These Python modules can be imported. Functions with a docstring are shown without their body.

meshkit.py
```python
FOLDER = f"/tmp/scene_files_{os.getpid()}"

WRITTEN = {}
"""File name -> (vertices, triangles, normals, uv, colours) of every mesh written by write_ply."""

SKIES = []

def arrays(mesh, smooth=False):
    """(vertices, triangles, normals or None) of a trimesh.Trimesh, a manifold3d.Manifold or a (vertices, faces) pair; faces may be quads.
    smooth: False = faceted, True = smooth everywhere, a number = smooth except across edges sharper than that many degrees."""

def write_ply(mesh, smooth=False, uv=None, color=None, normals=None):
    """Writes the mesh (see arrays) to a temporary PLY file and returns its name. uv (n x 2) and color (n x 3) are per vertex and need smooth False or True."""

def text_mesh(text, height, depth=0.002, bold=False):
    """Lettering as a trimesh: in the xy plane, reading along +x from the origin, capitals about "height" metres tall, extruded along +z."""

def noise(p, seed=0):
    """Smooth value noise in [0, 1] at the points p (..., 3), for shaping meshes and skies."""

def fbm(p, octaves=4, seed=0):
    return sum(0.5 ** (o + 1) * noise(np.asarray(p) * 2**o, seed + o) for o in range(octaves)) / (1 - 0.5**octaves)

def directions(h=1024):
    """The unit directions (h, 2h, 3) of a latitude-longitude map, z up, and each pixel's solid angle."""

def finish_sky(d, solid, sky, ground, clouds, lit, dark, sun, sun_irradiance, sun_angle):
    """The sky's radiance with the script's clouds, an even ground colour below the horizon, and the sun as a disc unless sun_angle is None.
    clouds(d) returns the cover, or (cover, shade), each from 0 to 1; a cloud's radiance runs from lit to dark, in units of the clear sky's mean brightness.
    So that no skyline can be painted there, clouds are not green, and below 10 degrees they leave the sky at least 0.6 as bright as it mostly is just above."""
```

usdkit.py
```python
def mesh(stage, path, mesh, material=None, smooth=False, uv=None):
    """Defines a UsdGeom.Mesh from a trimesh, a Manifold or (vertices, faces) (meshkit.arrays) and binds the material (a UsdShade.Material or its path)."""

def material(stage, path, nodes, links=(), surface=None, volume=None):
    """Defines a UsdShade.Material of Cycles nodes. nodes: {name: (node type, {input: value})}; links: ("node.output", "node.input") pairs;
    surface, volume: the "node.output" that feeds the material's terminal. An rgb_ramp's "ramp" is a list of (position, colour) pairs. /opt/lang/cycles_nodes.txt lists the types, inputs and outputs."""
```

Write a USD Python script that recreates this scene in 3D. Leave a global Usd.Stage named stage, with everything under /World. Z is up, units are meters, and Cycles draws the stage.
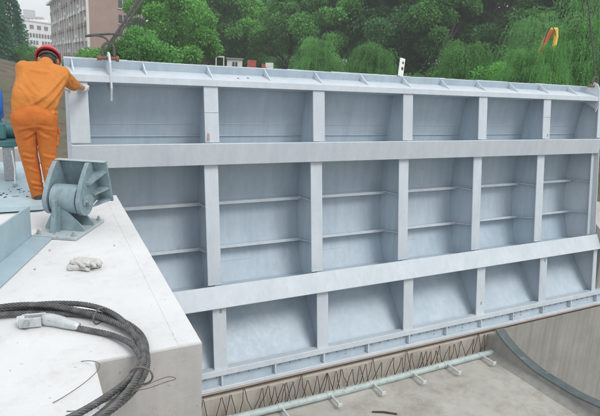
import math, random
import numpy as np, trimesh, manifold3d as m3
from pxr import Usd, UsdGeom, UsdLux, UsdShade, Gf, Sdf, Vt
import usdkit, meshkit

stage = Usd.Stage.CreateInMemory()
UsdGeom.SetStageUpAxis(stage, UsdGeom.Tokens.z)
UsdGeom.SetStageMetersPerUnit(stage, 1.0)
UsdGeom.Xform.Define(stage, '/World')
UsdGeom.Scope.Define(stage, '/World/Looks')
rng = np.random.default_rng(7)
random.seed(7)

# ------------------------------------------------------------------ camera
FPX = 538.0
RX = np.array([0.8891031, -0.45457925, 0.05341697])      # picture right, in the world
DN = np.array([-0.06567239, -0.24219599, -0.96800219])   # picture down
FW = np.array([0.45297109, 0.85714573, -0.24519051])     # view direction
CAM = np.array([0.0, 0.0, 1.5])
cam = UsdGeom.Camera.Define(stage, '/World/camera')
cam.CreateHorizontalApertureAttr(36.0)
cam.CreateVerticalApertureAttr(36.0 * 710 / 1024)
cam.CreateFocalLengthAttr(36.0 * FPX / 600.0)
cam.CreateClippingRangeAttr(Gf.Vec2f(0.05, 3000))
cam.CreateExposureAttr(0.33)
M = Gf.Matrix4d(*RX, 0, *(-DN), 0, *(-FW), 0, *CAM, 1)
cam.AddTransformOp().Set(M)

# ------------------------------------------------------------------ sky and sun (overcast)
SUN_EL, SUN_AZ = math.radians(50), math.atan2(0.35, -0.9)      # azimuth as atan2(x, y)
sdir = np.array([math.sin(SUN_AZ) * math.cos(SUN_EL), math.cos(SUN_AZ) * math.cos(SUN_EL), math.sin(SUN_EL)])
sky_mat = usdkit.material(stage, '/World/Looks/overcast_sky', {
    'tc': ('texture_coordinate', {}),
    'mp': ('mapping', {'scale': (1.6, 1.6, 4.0)}),
    'n': ('noise_texture', {'scale': 1.5, 'detail': 4.0, 'roughness': 0.55}),
    'r': ('rgb_ramp', {'ramp': [(0.3, (15.0, 15.8, 16.6)), (0.7, (17.4, 17.6, 17.8))]}),
    's': ('sky_texture', {'sky_type': 'single_scattering', 'sun_disc': False, 'sun_elevation': SUN_EL, 'sun_rotation': SUN_AZ}),
    'sx': ('separate_xyz', {}),
    'rz': ('rgb_ramp', {'ramp': [(0.0, (0.92, 0.92, 0.92)), (0.06, (0.92, 0.92, 0.92)), (0.35, (0.86, 0.86, 0.86)), (1.0, (1.0, 1.0, 1.0))]}),
    'mz': ('mix', {'mix_type': 'multiply', 'fac': 1.0}),
    'm': ('mix', {'fac': 0.93}),
    'b': ('background_shader', {'strength': 0.062}),
}, [('tc.generated', 'mp.vector'), ('mp.vector', 'n.vector'), ('n.fac', 'r.fac'), ('s.color', 'm.color1'), ('tc.generated', 'sx.vector'), ('sx.z', 'rz.fac'), ('r.color', 'mz.color1'), ('rz.color', 'mz.color2'), ('mz.color', 'm.color2'), ('m.color', 'b.color')], surface='b.background')
dome = UsdLux.DomeLight.Define(stage, '/World/sky')
dome.CreateIntensityAttr(1.0)
UsdShade.MaterialBindingAPI.Apply(dome.GetPrim()).Bind(sky_mat)
sun = UsdLux.DistantLight.Define(stage, '/World/sun')
sun.CreateIntensityAttr(0.4)
sun.CreateAngleAttr(25.0)
sun.CreateColorAttr(Gf.Vec3f(1.0, 0.97, 0.92))
sun.CreateNormalizeAttr(True)
zc = sdir / np.linalg.norm(sdir); xc = np.cross([0, 0, 1], zc); xc /= np.linalg.norm(xc); yc = np.cross(zc, xc)
sun.AddTransformOp().Set(Gf.Matrix4d(*xc, 0, *yc, 0, *zc, 0, 0, 0, 60, 1))

# ------------------------------------------------------------------ naming and tagging helpers
used = {}
def free(parent, name):
    p = f'{parent}/{name}'
    if p not in used:
        used[p] = 0
        return p
    used[p] += 1
    return f'{p}_{used[p]:03d}'

def tag(prim, label=None, cat=None, group=None, kind=None):
    prim = prim.GetPrim() if hasattr(prim, 'GetPrim') else prim
    for k, v in (('label', label), ('category', cat), ('group', group), ('kind', kind)):
        if v:
            prim.SetCustomDataByKey(k, v)
    return prim

def path(p):
    return '/World' if p is None else (p if isinstance(p, str) else str(p.GetPath()))

def thing(name, label, cat, loc=(0, 0, 0), rot=None, group=None, kind=None, scale=None):
    x = UsdGeom.Xform.Define(stage, free('/World', name))
    x.AddTranslateOp().Set(Gf.Vec3d(*map(float, loc)))
    if rot is not None:
        x.AddRotateXYZOp().Set(Gf.Vec3f(*map(float, rot)))
    if scale is not None:
        x.AddScaleOp().Set(Gf.Vec3f(*map(float, scale)))
    return tag(x, label, cat, group, kind)

def obj(name, mesh, material, parent=None, smooth=False, label=None, kind=None):
    m = usdkit.mesh(stage, free(path(parent), name), mesh, LOOK[material], smooth=smooth)
    return tag(m, label, None, None, kind)

def copy(src, name, loc, rotz, scale, label, cat, group=None):
    x = UsdGeom.Xform.Define(stage, free('/World', name))
    x.AddTranslateOp().Set(Gf.Vec3d(*map(float, loc)))
    x.AddRotateXYZOp().Set(Gf.Vec3f(0, 0, float(rotz)))
    x.AddScaleOp().Set(Gf.Vec3f(*map(float, scale)))
    p = x.GetPrim()
    p.GetReferences().AddInternalReference(src)
    p.SetInstanceable(True)
    return tag(p, label, cat, group)

# ------------------------------------------------------------------ materials
LOOK = {}
def look(name, nodes, links, surface='p.BSDF', volume=None):
    LOOK[name] = usdkit.material(stage, f'/World/Looks/{name}', nodes, links, surface=surface, volume=volume)

def plain(name, a, b, scale=3.0, rough=0.6, bump=0.0, bscale=60.0, metal=0.0, spots=None, spot_amt=0.72, spot_scale=9.0, streak=1.0, coord='g.position', spec=0.5, grime=0.0):
    """A surface between two tones of one colour with fine relief, and marks of another colour where it is worn."""
    n = {'g': ('geometry', {}), 't': ('texture_coordinate', {}),
         'mp': ('mapping', {'scale': (1.0, 1.0, streak)}),
         'n1': ('noise_texture', {'scale': scale, 'detail': 6.0, 'roughness': 0.62}),
         'r1': ('rgb_ramp', {'ramp': [(0.28, a), (0.72, b)]}),
         'n2': ('noise_texture', {'scale': bscale, 'detail': 4.0, 'roughness': 0.6}),
         'bp': ('bump', {'strength': bump, 'distance': 0.01}),
         'p': ('principled_bsdf', {'roughness': rough, 'metallic': metal, 'specular_ior_level': spec})}
    l = [(coord, 'mp.vector'), ('mp.vector', 'n1.vector'), (coord, 'n2.vector'), ('n1.fac', 'r1.fac'), ('n2.fac', 'bp.height')]
    if bump:
        l.append(('bp.normal', 'p.normal'))
    if spots is not None:
        n['n3'] = ('noise_texture', {'scale': spot_scale, 'detail': 7.0, 'roughness': 0.7})
        n['r3'] = ('rgb_ramp', {'ramp': [(spot_amt, (0, 0, 0)), (min(spot_amt + 0.06, 0.999), (1, 1, 1))]})
        n['mx'] = ('mix', {'color2': spots})
        l += [(coord, 'n3.vector'), ('n3.fac', 'r3.fac'), ('r3.color', 'mx.fac'), ('r1.color', 'mx.color1'), ('mx.color', 'p.base_color')]
    else:
        l.append(('r1.color', 'p.base_color'))
    if grime:                                   # runs of dust and water marks, and a mottle of chalky patches
        last = 'mx.color' if spots is not None else 'r1.color'
        l.remove((last, 'p.base_color'))
        n['ms'] = ('mapping', {'scale': (9.0, 9.0, 0.7)})
        n['ns'] = ('noise_texture', {'scale': 1.0, 'detail': 7.0, 'roughness': 0.68})
        n['rs'] = ('rgb_ramp', {'ramp': [(0.36, (1.0 - grime, 1.0 - grime * 0.95, 1.0 - grime * 0.9)), (0.60, (1.0, 1.0, 1.0))]})
        n['nm'] = ('noise_texture', {'scale': 13.0, 'detail': 8.0, 'roughness': 0.75, 'distortion': 0.6})
        n['rm'] = ('rgb_ramp', {'ramp': [(0.40, (1.0 - 0.55 * grime,) * 3), (0.62, (1.0, 1.0, 1.0))]})
        n['m1'] = ('mix', {'mix_type': 'multiply', 'fac': 1.0}); n['m2'] = ('mix', {'mix_type': 'multiply', 'fac': 1.0})
        n['rr'] = ('rgb_ramp', {'ramp': [(0.35, (rough - 0.12,) * 3), (0.65, (rough + 0.14,) * 3)]})
        l += [('g.position', 'ms.vector'), ('ms.vector', 'ns.vector'), ('ns.fac', 'rs.fac'), ('g.position', 'nm.vector'), ('nm.fac', 'rm.fac'),
              (last, 'm1.color1'), ('rs.color', 'm1.color2'), ('m1.color', 'm2.color1'), ('rm.color', 'm2.color2'), ('m2.color', 'p.base_color'), ('nm.fac', 'rr.fac'), ('rr.color', 'p.roughness')]
    look(name, n, l)

plain('gate_paint', (0.475, 0.53, 0.58), (0.55, 0.60, 0.645), 2.2, 0.42, 0.10, 35, spots=(0.30, 0.25, 0.21), spot_amt=0.735, spot_scale=6.0, streak=0.35, grime=0.08)
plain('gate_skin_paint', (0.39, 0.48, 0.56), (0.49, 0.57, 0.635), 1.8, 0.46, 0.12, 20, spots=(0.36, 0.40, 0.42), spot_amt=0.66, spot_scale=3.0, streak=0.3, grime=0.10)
plain('bracket_paint', (0.20, 0.285, 0.315), (0.28, 0.365, 0.395), 9.0, 0.36, 0.10, 60, spots=(0.25, 0.24, 0.22), spot_amt=0.68, spot_scale=22.0, grime=0.25)
plain('primer_steel', (0.265, 0.37, 0.42), (0.35, 0.45, 0.495), 6.0, 0.45, 0.08, 60, spots=(0.42, 0.42, 0.40), spot_amt=0.62, spot_scale=8.0)
plain('deck_plate_steel', (0.32, 0.45, 0.50), (0.43, 0.54, 0.585), 5.0, 0.5, 0.06, 40, spots=(0.2, 0.19, 0.18), spot_amt=0.66, spot_scale=14.0)
plain('base_plate_steel', (0.30, 0.36, 0.38), (0.42, 0.47, 0.48), 14.0, 0.5, 0.2, 90, spots=(0.24, 0.20, 0.16), spot_amt=0.6, spot_scale=18.0)
plain('rust', (0.16, 0.075, 0.04), (0.27, 0.14, 0.08), 30.0, 0.85, 0.3, 150)
plain('rebar_rust', (0.04, 0.028, 0.023), (0.11, 0.065, 0.045), 25.0, 0.9, 0.3, 200)
plain('bolt_steel', (0.22, 0.24, 0.26), (0.36, 0.38, 0.40), 40.0, 0.5, 0.1, 200)
plain('bolt_paint', (0.26, 0.33, 0.39), (0.36, 0.43, 0.48), 40.0, 0.5)
plain('seal_grime', (0.30, 0.22, 0.18), (0.46, 0.36, 0.31), 5.0, 0.85, 0.2, 60)
plain('dark_rubber', (0.05, 0.06, 0.07), (0.10, 0.11, 0.12), 10.0, 0.7)
plain('pipe_paint', (0.30, 0.37, 0.37), (0.46, 0.52, 0.51), 8.0, 0.5, 0.2, 60, spots=(0.22, 0.19, 0.15), spot_amt=0.6, spot_scale=10.0)
plain('stub_steel', (0.50, 0.53, 0.54), (0.62, 0.64, 0.64), 20.0, 0.45, 0.1, 100)
plain('arc_steel', (0.055, 0.075, 0.08), (0.10, 0.125, 0.13), 5.0, 0.55, 0.15, 40, spots=(0.20, 0.19, 0.17), spot_amt=0.6, spot_scale=7.0)
plain('wire_rope', (0.045, 0.047, 0.05), (0.16, 0.158, 0.155), 22.0, 0.5, 0.2, 220, metal=0.25, spots=(0.30, 0.28, 0.26), spot_amt=0.62, spot_scale=30.0)
plain('sling_wire', (0.06, 0.06, 0.06), (0.12, 0.115, 0.11), 20.0, 0.6, 0.2, 200)
plain('thin_wire', (0.10, 0.085, 0.075), (0.16, 0.14, 0.12), 20.0, 0.6)
plain('galvanised', (0.42, 0.45, 0.46), (0.60, 0.62, 0.63), 25.0, 0.38, 0.1, 120, metal=0.4, spots=(0.25, 0.22, 0.19), spot_amt=0.62, spot_scale=30.0)
plain('orange_shirt', (0.47, 0.165, 0.035), (0.56, 0.215, 0.05), 5.0, 0.85, 0.9, 14, spec=0.2)
plain('orange_trousers', (0.42, 0.115, 0.024), (0.55, 0.17, 0.037), 5.0, 0.88, 0.9, 14, spec=0.2)
plain('orange_seam', (0.34, 0.085, 0.02), (0.42, 0.115, 0.028), 10.0, 0.9)
plain('skin', (0.38, 0.19, 0.12), (0.45, 0.24, 0.155), 12.0, 0.55, 0.1, 120)
plain('hair', (0.02, 0.017, 0.015), (0.045, 0.04, 0.035), 40.0, 0.6, 0.5, 120)
plain('red_helmet', (0.46, 0.03, 0.045), (0.55, 0.045, 0.06), 10.0, 0.3)
plain('strap_grey', (0.10, 0.09, 0.09), (0.17, 0.16, 0.15), 30.0, 0.8)
plain('white_cotton', (0.46, 0.455, 0.44), (0.64, 0.635, 0.62), 30.0, 0.95, 0.6, 260, spots=(0.40, 0.33, 0.27), spot_amt=0.6, spot_scale=28.0)
plain('black_shoe', (0.03, 0.03, 0.03), (0.06, 0.055, 0.05), 30.0, 0.6)
plain('motor_blue', (0.02, 0.11, 0.42), (0.035, 0.16, 0.52), 10.0, 0.4)
plain('machine_teal', (0.03, 0.12, 0.13), (0.06, 0.18, 0.19), 10.0, 0.5)
plain('white_rod', (0.70, 0.72, 0.72), (0.80, 0.80, 0.80), 20.0, 0.5)
plain('brown_brick', (0.29, 0.20, 0.165), (0.36, 0.25, 0.21), 0.6, 0.9, 0.2, 6)
plain('grey_trim', (0.56, 0.55, 0.54), (0.70, 0.69, 0.68), 0.8, 0.8, 0.1, 6, streak=0.3)
plain('facade_beige', (0.26, 0.20, 0.17), (0.34, 0.27, 0.24), 0.8, 0.85, 0.1, 6, streak=0.3)
plain('white_wall', (0.70, 0.70, 0.70), (0.80, 0.80, 0.79), 0.5, 0.85, 0.1, 5, streak=0.3)
plain('tower_wall', (0.35, 0.37, 0.40), (0.42, 0.44, 0.46), 0.3, 0.85)
plain('window_dark', (0.03, 0.035, 0.04), (0.07, 0.08, 0.09), 0.9, 0.15)
plain('roof_grey', (0.30, 0.31, 0.33), (0.40, 0.41, 0.43), 1.0, 0.8)
plain('hut_white', (0.68, 0.69, 0.68), (0.78, 0.78, 0.77), 3.0, 0.8)
plain('hut_red', (0.36, 0.07, 0.06), (0.45, 0.11, 0.09), 3.0, 0.8)
plain('excavator_yellow', (0.72, 0.46, 0.05), (0.80, 0.54, 0.08), 3.0, 0.5)
plain('excavator_orange', (0.60, 0.12, 0.03), (0.70, 0.17, 0.04), 3.0, 0.5)
plain('track_black', (0.03, 0.03, 0.03), (0.06, 0.06, 0.06), 3.0, 0.7)
plain('bark', (0.05, 0.04, 0.032), (0.10, 0.085, 0.07), 6.0, 0.9, 0.5, 20)
plain('earth', (0.050, 0.042, 0.030), (0.14, 0.115, 0.085), 2.6, 0.95, 0.6, 7, spots=(0.07, 0.10, 0.04), spot_amt=0.56, spot_scale=1.3)
plain('far_ground', (0.10, 0.12, 0.06), (0.19, 0.17, 0.11), 0.15, 0.95, 0.4, 2)
plain('ochre', (0.45, 0.30, 0.12), (0.52, 0.36, 0.16), 4.0, 0.7)

def concrete(name, a, b, dirt, dirt_amt, board=0.0, rough=0.8, bump=0.25, pits=0.0, damp=None):
    n = {'g': ('geometry', {}),
         'n1': ('noise_texture', {'scale': 1.3, 'detail': 8.0, 'roughness': 0.65}),
         'r1': ('rgb_ramp', {'ramp': [(0.3, a), (0.7, b)]}),
         'n2': ('noise_texture', {'scale': 3.0, 'detail': 12.0, 'roughness': 0.80, 'distortion': 0.2}),
         'r2': ('rgb_ramp', {'ramp': [(dirt_amt, (0, 0, 0)), (dirt_amt + 0.22, (0.6, 0.6, 0.6))]}),
         'mx': ('mix', {'color2': dirt}),
         'n3': ('noise_texture', {'scale': 90.0, 'detail': 5.0, 'roughness': 0.7}),
         'n4': ('noise_texture', {'scale': 38.0, 'detail': 2.0, 'roughness': 0.5}),
         'r4': ('rgb_ramp', {'ramp': [(0.70, (0, 0, 0)), (0.74, (1, 1, 1))]}),
         'mk': ('mix', {'color2': tuple(0.55 * x for x in dirt)}),
         'sc': ('math', {'math_type': 'multiply', 'value2': 0.7}),
         'bp': ('bump', {'strength': bump, 'distance': 0.006}),
         'p': ('principled_bsdf', {'roughness': rough, 'specular_ior_level': 0.3})}
    l = [('g.position', x + '.vector') for x in ('n1', 'n2', 'n3', 'n4')] + [
        ('n1.fac', 'r1.fac'), ('n2.fac', 'r2.fac'), ('r2.color', 'mx.fac'), ('r1.color', 'mx.color1'),
        ('n4.fac', 'r4.fac'), ('r4.color', 'sc.value1'), ('sc.value', 'mk.fac'), ('mx.color', 'mk.color1'),
        ('n3.fac', 'bp.height'), ('bp.normal', 'p.normal')]
    last = 'mk.color'
    if board:                                   # board marks left by the formwork
        n['mpb'] = ('mapping', {'scale': (6.0, 6.0, 0.25)})
        n['nb'] = ('noise_texture', {'scale': 1.6, 'detail': 4.0, 'roughness': 0.6})
        n['rb'] = ('rgb_ramp', {'ramp': [(0.35, (0.62, 0.62, 0.62)), (0.65, (1.0, 1.0, 1.0))]})
        n['mb'] = ('mix', {'mix_type': 'multiply', 'fac': board})
        l += [('g.position', 'mpb.vector'), ('mpb.vector', 'nb.vector'), ('nb.fac', 'rb.fac'), (last, 'mb.color1'), ('rb.color', 'mb.color2')]
        last = 'mb.color'
    l.append((last, 'p.base_color'))
    look(name, n, l)

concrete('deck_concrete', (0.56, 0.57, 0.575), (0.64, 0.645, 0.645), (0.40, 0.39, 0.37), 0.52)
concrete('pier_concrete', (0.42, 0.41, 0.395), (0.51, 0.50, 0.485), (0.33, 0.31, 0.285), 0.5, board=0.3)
concrete('sill_concrete', (0.38, 0.35, 0.305), (0.47, 0.44, 0.39), (0.28, 0.25, 0.21), 0.53, board=0.3)
concrete('floor_concrete', (0.35, 0.34, 0.31), (0.45, 0.44, 0.405), (0.20, 0.18, 0.15), 0.46)
concrete('wall_concrete', (0.28, 0.275, 0.255), (0.355, 0.35, 0.325), (0.21, 0.205, 0.185), 0.52, board=0.5)

def foliage(name, dark, mid, bright):
    look(name, {'g': ('geometry', {}), 'o': ('object_info', {}),
        'n': ('noise_texture', {'scale': 0.9, 'detail': 3.0}),
        'a': ('math', {'math_type': 'multiply_add', 'value2': 0.45, 'value3': 0.0}),
        'b': ('math', {'math_type': 'multiply_add', 'value2': 0.75}),
        'r': ('rgb_ramp', {'ramp': [(0.15, dark), (0.5, mid), (0.9, bright)]}),
        'p': ('principled_bsdf', {'roughness': 0.55, 'specular_ior_level': 0.3}),
        'hv': ('map_range', {'from_min': 0.0, 'from_max': 1.0, 'to_min': 0.78, 'to_max': 1.30}), 'h': ('hsv', {}),
        't': ('translucent_bsdf', {}), 'mx': ('mix_closure', {'fac': 0.35})},
        [('g.position', 'n.vector'), ('o.random', 'hv.value'), ('g.random_per_island', 'a.value1'), ('n.fac', 'b.value1'), ('a.value', 'b.value3'), ('b.value', 'r.fac'),
         ('r.color', 'h.color'), ('hv.result', 'h.value'), ('h.color', 'p.base_color'), ('h.color', 't.color'), ('p.BSDF', 'mx.closure1'), ('t.BSDF', 'mx.closure2')], surface='mx.closure')
foliage('leaf_mid', (0.050, 0.152, 0.036), (0.118, 0.326, 0.077), (0.239, 0.541, 0.141))
foliage('leaf_bright', (0.069, 0.210, 0.038), (0.158, 0.428, 0.081), (0.316, 0.674, 0.170))
foliage('leaf_willow', (0.057, 0.174, 0.043), (0.144, 0.370, 0.098), (0.288, 0.582, 0.177))
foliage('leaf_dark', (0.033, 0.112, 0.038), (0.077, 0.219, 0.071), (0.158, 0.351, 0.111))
foliage('leaf_conifer', (0.037, 0.144, 0.085), (0.091, 0.280, 0.152), (0.174, 0.425, 0.226))

# ------------------------------------------------------------------ shape helpers
def bx(x0, x1, y0, y1, z0, z1):
    m = trimesh.creation.box((x1 - x0, y1 - y0, z1 - z0))
    m.apply_translation(((x0 + x1) / 2, (y0 + y1) / 2, (z0 + z1) / 2))
    return m

def bev(x0, x1, y0, y1, z0, z1, r=0.004):
    """A box with chamfered edges."""
    lo, hi = np.array([x0, y0, z0], float), np.array([x1, y1, z1], float)
    r = min(r, 0.45 * (hi - lo).min())
    pts = []
    for k in range(3):
        for s in np.ndindex(2, 2, 2):
            p = np.where(s, hi - r, lo + r)
            p[k] = (hi if s[k] else lo)[k]
            pts.append(p)
    return trimesh.convex.convex_hull(np.array(pts))

def cat(ms):
    return trimesh.util.concatenate([m for m in ms])

def tube(pts, r, n=8, cap=True):
    P = np.asarray(pts, float)
    T = np.gradient(P, axis=0); T /= np.linalg.norm(T, axis=1, keepdims=True) + 1e-12
    u = np.cross(T[0], [0, 0, 1.0]);
    if np.linalg.norm(u) < 1e-3: u = np.cross(T[0], [1.0, 0, 0])
    u /= np.linalg.norm(u); U = [u]
    for i in range(1, len(P)):
        u = U[-1] - T[i] * (U[-1] @ T[i]); U.append(u / (np.linalg.norm(u) + 1e-12))
    U = np.array(U); W = np.cross(T, U)
    a = np.arange(n) * 2 * math.pi / n
    R = np.broadcast_to(np.asarray(r, float), (len(P),))[:, None, None]
    V = P[:, None] + R * (np.cos(a)[None, :, None] * U[:, None] + np.sin(a)[None, :, None] * W[:, None])
    V = V.reshape(-1, 3); F = []
    i = np.arange(len(P) - 1)[:, None] * n; j = np.arange(n)[None]; k = (j + 1) % n
    F = np.concatenate([np.stack([i + j, i + k, i + n + k], -1).reshape(-1, 3), np.stack([i + j, i + n + k, i + n + j], -1).reshape(-1, 3)])
    if cap:
        c0, c1 = len(V), len(V) + 1
        V = np.vstack([V, P[0], P[-1]])
        jj, kk = j.ravel(), k.ravel()
        F = np.vstack([F, np.stack([np.full(n, c0), kk, jj], -1), np.stack([np.full(n, c1), jj + (len(P) - 1) * n, kk + (len(P) - 1) * n], -1)])
    m = trimesh.Trimesh(V, F, process=False)
    m.fix_normals() if len(F) < 400 else None
    return m

def prism(poly, axis, a, b):
    """Extrudes the outline along an axis: 'x' takes (y, z) points, 'y' (x, z), 'z' (x, y)."""
    from shapely.geometry import Polygon
    m = trimesh.creation.extrude_polygon(Polygon(poly), b - a, engine='earcut')
    v = m.vertices.copy()
    if axis == 'x': v = np.stack([v[:, 2] + a, v[:, 0], v[:, 1]], 1)
    elif axis == 'y': v = np.stack([v[:, 0], v[:, 2] + a, v[:, 1]], 1)
    else: v = v + [0, 0, a]
    m = trimesh.Trimesh(v, m.faces, process=False); m.fix_normals()
    return m

def cyl(p0, p1, r, n=20):
    return tube([p0, p1], r, n)

def smooth_curve(pts, n):
    from scipy.interpolate import CubicSpline
    P = np.asarray(pts, float); d = np.r_[0, np.cumsum(np.linalg.norm(np.diff(P, axis=0), axis=1))]
    return CubicSpline(d, P)(np.linspace(0, d[-1], n))

def rope(pts, R, strands=6, pitch=0.16, n=6):
    """A laid wire rope: strands wound round the path."""
    P = np.asarray(pts, float); d = np.r_[0, np.cumsum(np.linalg.norm(np.diff(P, axis=0), axis=1))]
    T = np.gradient(P, axis=0); T /= np.linalg.norm(T, axis=1, keepdims=True)
    u = np.cross(T[0], [0, 0, 1.0]); u = u if np.linalg.norm(u) > 1e-3 else np.array([1.0, 0, 0]); u /= np.linalg.norm(u); U = [u]
    for i in range(1, len(P)):
        u = U[-1] - T[i] * (U[-1] @ T[i]); U.append(u / np.linalg.norm(u))
    U = np.array(U); W = np.cross(T, U); out = []
    for k in range(strands):
        a = 2 * math.pi * (d / pitch + k / strands)
        out.append(tube(P + R * 0.66 * (np.cos(a)[:, None] * U + np.sin(a)[:, None] * W), R * 0.38, n))
    return cat(out)

def resample(pts, step):
    P = np.asarray(pts, float); d = np.r_[0, np.cumsum(np.linalg.norm(np.diff(P, axis=0), axis=1))]
    s = np.linspace(0, d[-1], max(2, int(d[-1] / step)))
    return np.stack([np.interp(s, d, P[:, k]) for k in range(3)], 1)

def hull(spheres, seg=20):
    return m3.Manifold.batch_hull([m3.Manifold.sphere(r, seg).translate(tuple(map(float, p))) for p, r in spheres])

def chain(bones, edge=0.02, it=12, wrinkle=0.0, wscale=9.0, seed=0):
    m = hull(bones[0])
    for b in bones[1:]:
        m = m + hull(b)
    mm = m.refine_to_length(edge).to_mesh()
    t = trimesh.Trimesh(mm.vert_properties[:, :3], mm.tri_verts, process=True)
    trimesh.smoothing.filter_taubin(t, iterations=it)
    if wrinkle:
        p = t.vertices
        q = p * [wscale, wscale, wscale * 1.7] + [0, 0, 1] * (p[:, :1] * wscale)
        h = 1 - 2 * np.abs(meshkit.fbm(q, 3, seed) - 0.5) * 2
        t.vertices = p + t.vertex_normals * (h[:, None] - 0.5) * wrinkle
    return t

def along(px, py, dist):
    """The point on the ground bearing of a direction, dist metres away: used to set out far things at their own distance."""
    v = FW * FPX + RX * (px - 300) + DN * (py - 208)
    h = math.hypot(v[0], v[1])
    return CAM + v / h * dist

# ================================================================== the setting
FLOOR, SX = -3.15, 0.81
def grid(x0, x1, y0, y1, nx, ny, zf):
    X, Y = np.meshgrid(np.linspace(x0, x1, nx), np.linspace(y0, y1, ny))
    V = np.stack([X.ravel(), Y.ravel(), zf(X.ravel(), Y.ravel())], 1)
    i = np.arange(ny - 1)[:, None] * nx + np.arange(nx - 1)[None]
    F = np.concatenate([np.stack([i, i + 1, i + nx + 1], -1).reshape(-1, 3), np.stack([i, i + nx + 1, i + nx], -1).reshape(-1, 3)])
    return trimesh.Trimesh(V, F, process=False)

# the one sheet that reaches the horizon, with the river cut in it round the works
def terrain(x, y):
    p = np.stack([x, y, 0 * x], 1)
    near = (y > 8) & (y < 120)
    bank = 1.9 * np.exp(-((y - 19) / 5.0) ** 2) * 1 / (1 + np.exp((x - 1.2) * 1.5)) * (x > -40)
    z = -0.5 + 0.25 * meshkit.fbm(p * 0.3, 3, 3) + bank * (0.8 + 0.4 * meshkit.fbm(p * 0.8, 3, 5))
    pit = np.clip((8.6 - y) / 1.0, 0, 1) * np.clip((y + 60) / 4, 0, 1) * (1 / (1 + np.exp((-x - 6) * 3))) * (1 / (1 + np.exp((x - 30) * 1)))
    return z * (1 - pit) + (-6.6) * pit
xs = np.unique(np.r_[-900, -500, -250, -120, -80, np.linspace(-60, 80, 141), 120, 250, 500, 900])
ys = np.unique(np.r_[-300, -120, -70, np.linspace(-64, 60, 125), 80, 110, 150, 250, 500, 900])
X, Y = np.meshgrid(xs, ys)
V = np.stack([X.ravel(), Y.ravel(), terrain(X.ravel(), Y.ravel())], 1)
i = np.arange(len(ys) - 1)[:, None] * len(xs) + np.arange(len(xs) - 1)[None]
F = np.concatenate([np.stack([i, i + 1, i + len(xs) + 1], -1).reshape(-1, 3), np.stack([i, i + len(xs) + 1, i + len(xs)], -1).reshape(-1, 3)])
tag(obj('ground', trimesh.Trimesh(V, F, process=False), 'earth', smooth=True), kind='structure')

# left pier: an L-shaped block, its deck at z = 0
pier = thing('concrete_pier', 'whitish concrete pier carrying the hinge bracket and the coiled rope', 'pier')
outline = [(-7, -3), (0.262, -3), (0.262, 2.66), (0.832, 2.66), (0.945, 6.36), (0.48, 6.36), (0.48, 10.2), (-7, 10.2)]
low = [(-7, -3), (0.262, -3), (0.262, 2.66), (0.832, 2.66), (0.934, 6.02), (0.48, 6.02), (0.48, 10.2), (-7, 10.2)]
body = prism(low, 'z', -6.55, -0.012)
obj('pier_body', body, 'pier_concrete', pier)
obj('corner_block', prism([(0.481, 6.021), (0.934, 6.021), (0.944, 6.36), (0.481, 6.36)], 'z', -0.30, -0.0122), 'pier_concrete', pier)
from shapely.geometry import Polygon
top = Polygon(outline)
inner = top.buffer(-0.035, join_style=2)
cap_lo, cap_hi = np.array(top.exterior.coords)[:-1], np.array(inner.exterior.coords)[:-1]
if inner.exterior.is_ccw != top.exterior.is_ccw: cap_hi = cap_hi[::-1]
st = np.argmin(np.linalg.norm(cap_hi - cap_lo[0], axis=1)); cap_hi = np.roll(cap_hi, -st, axis=0)
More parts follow.
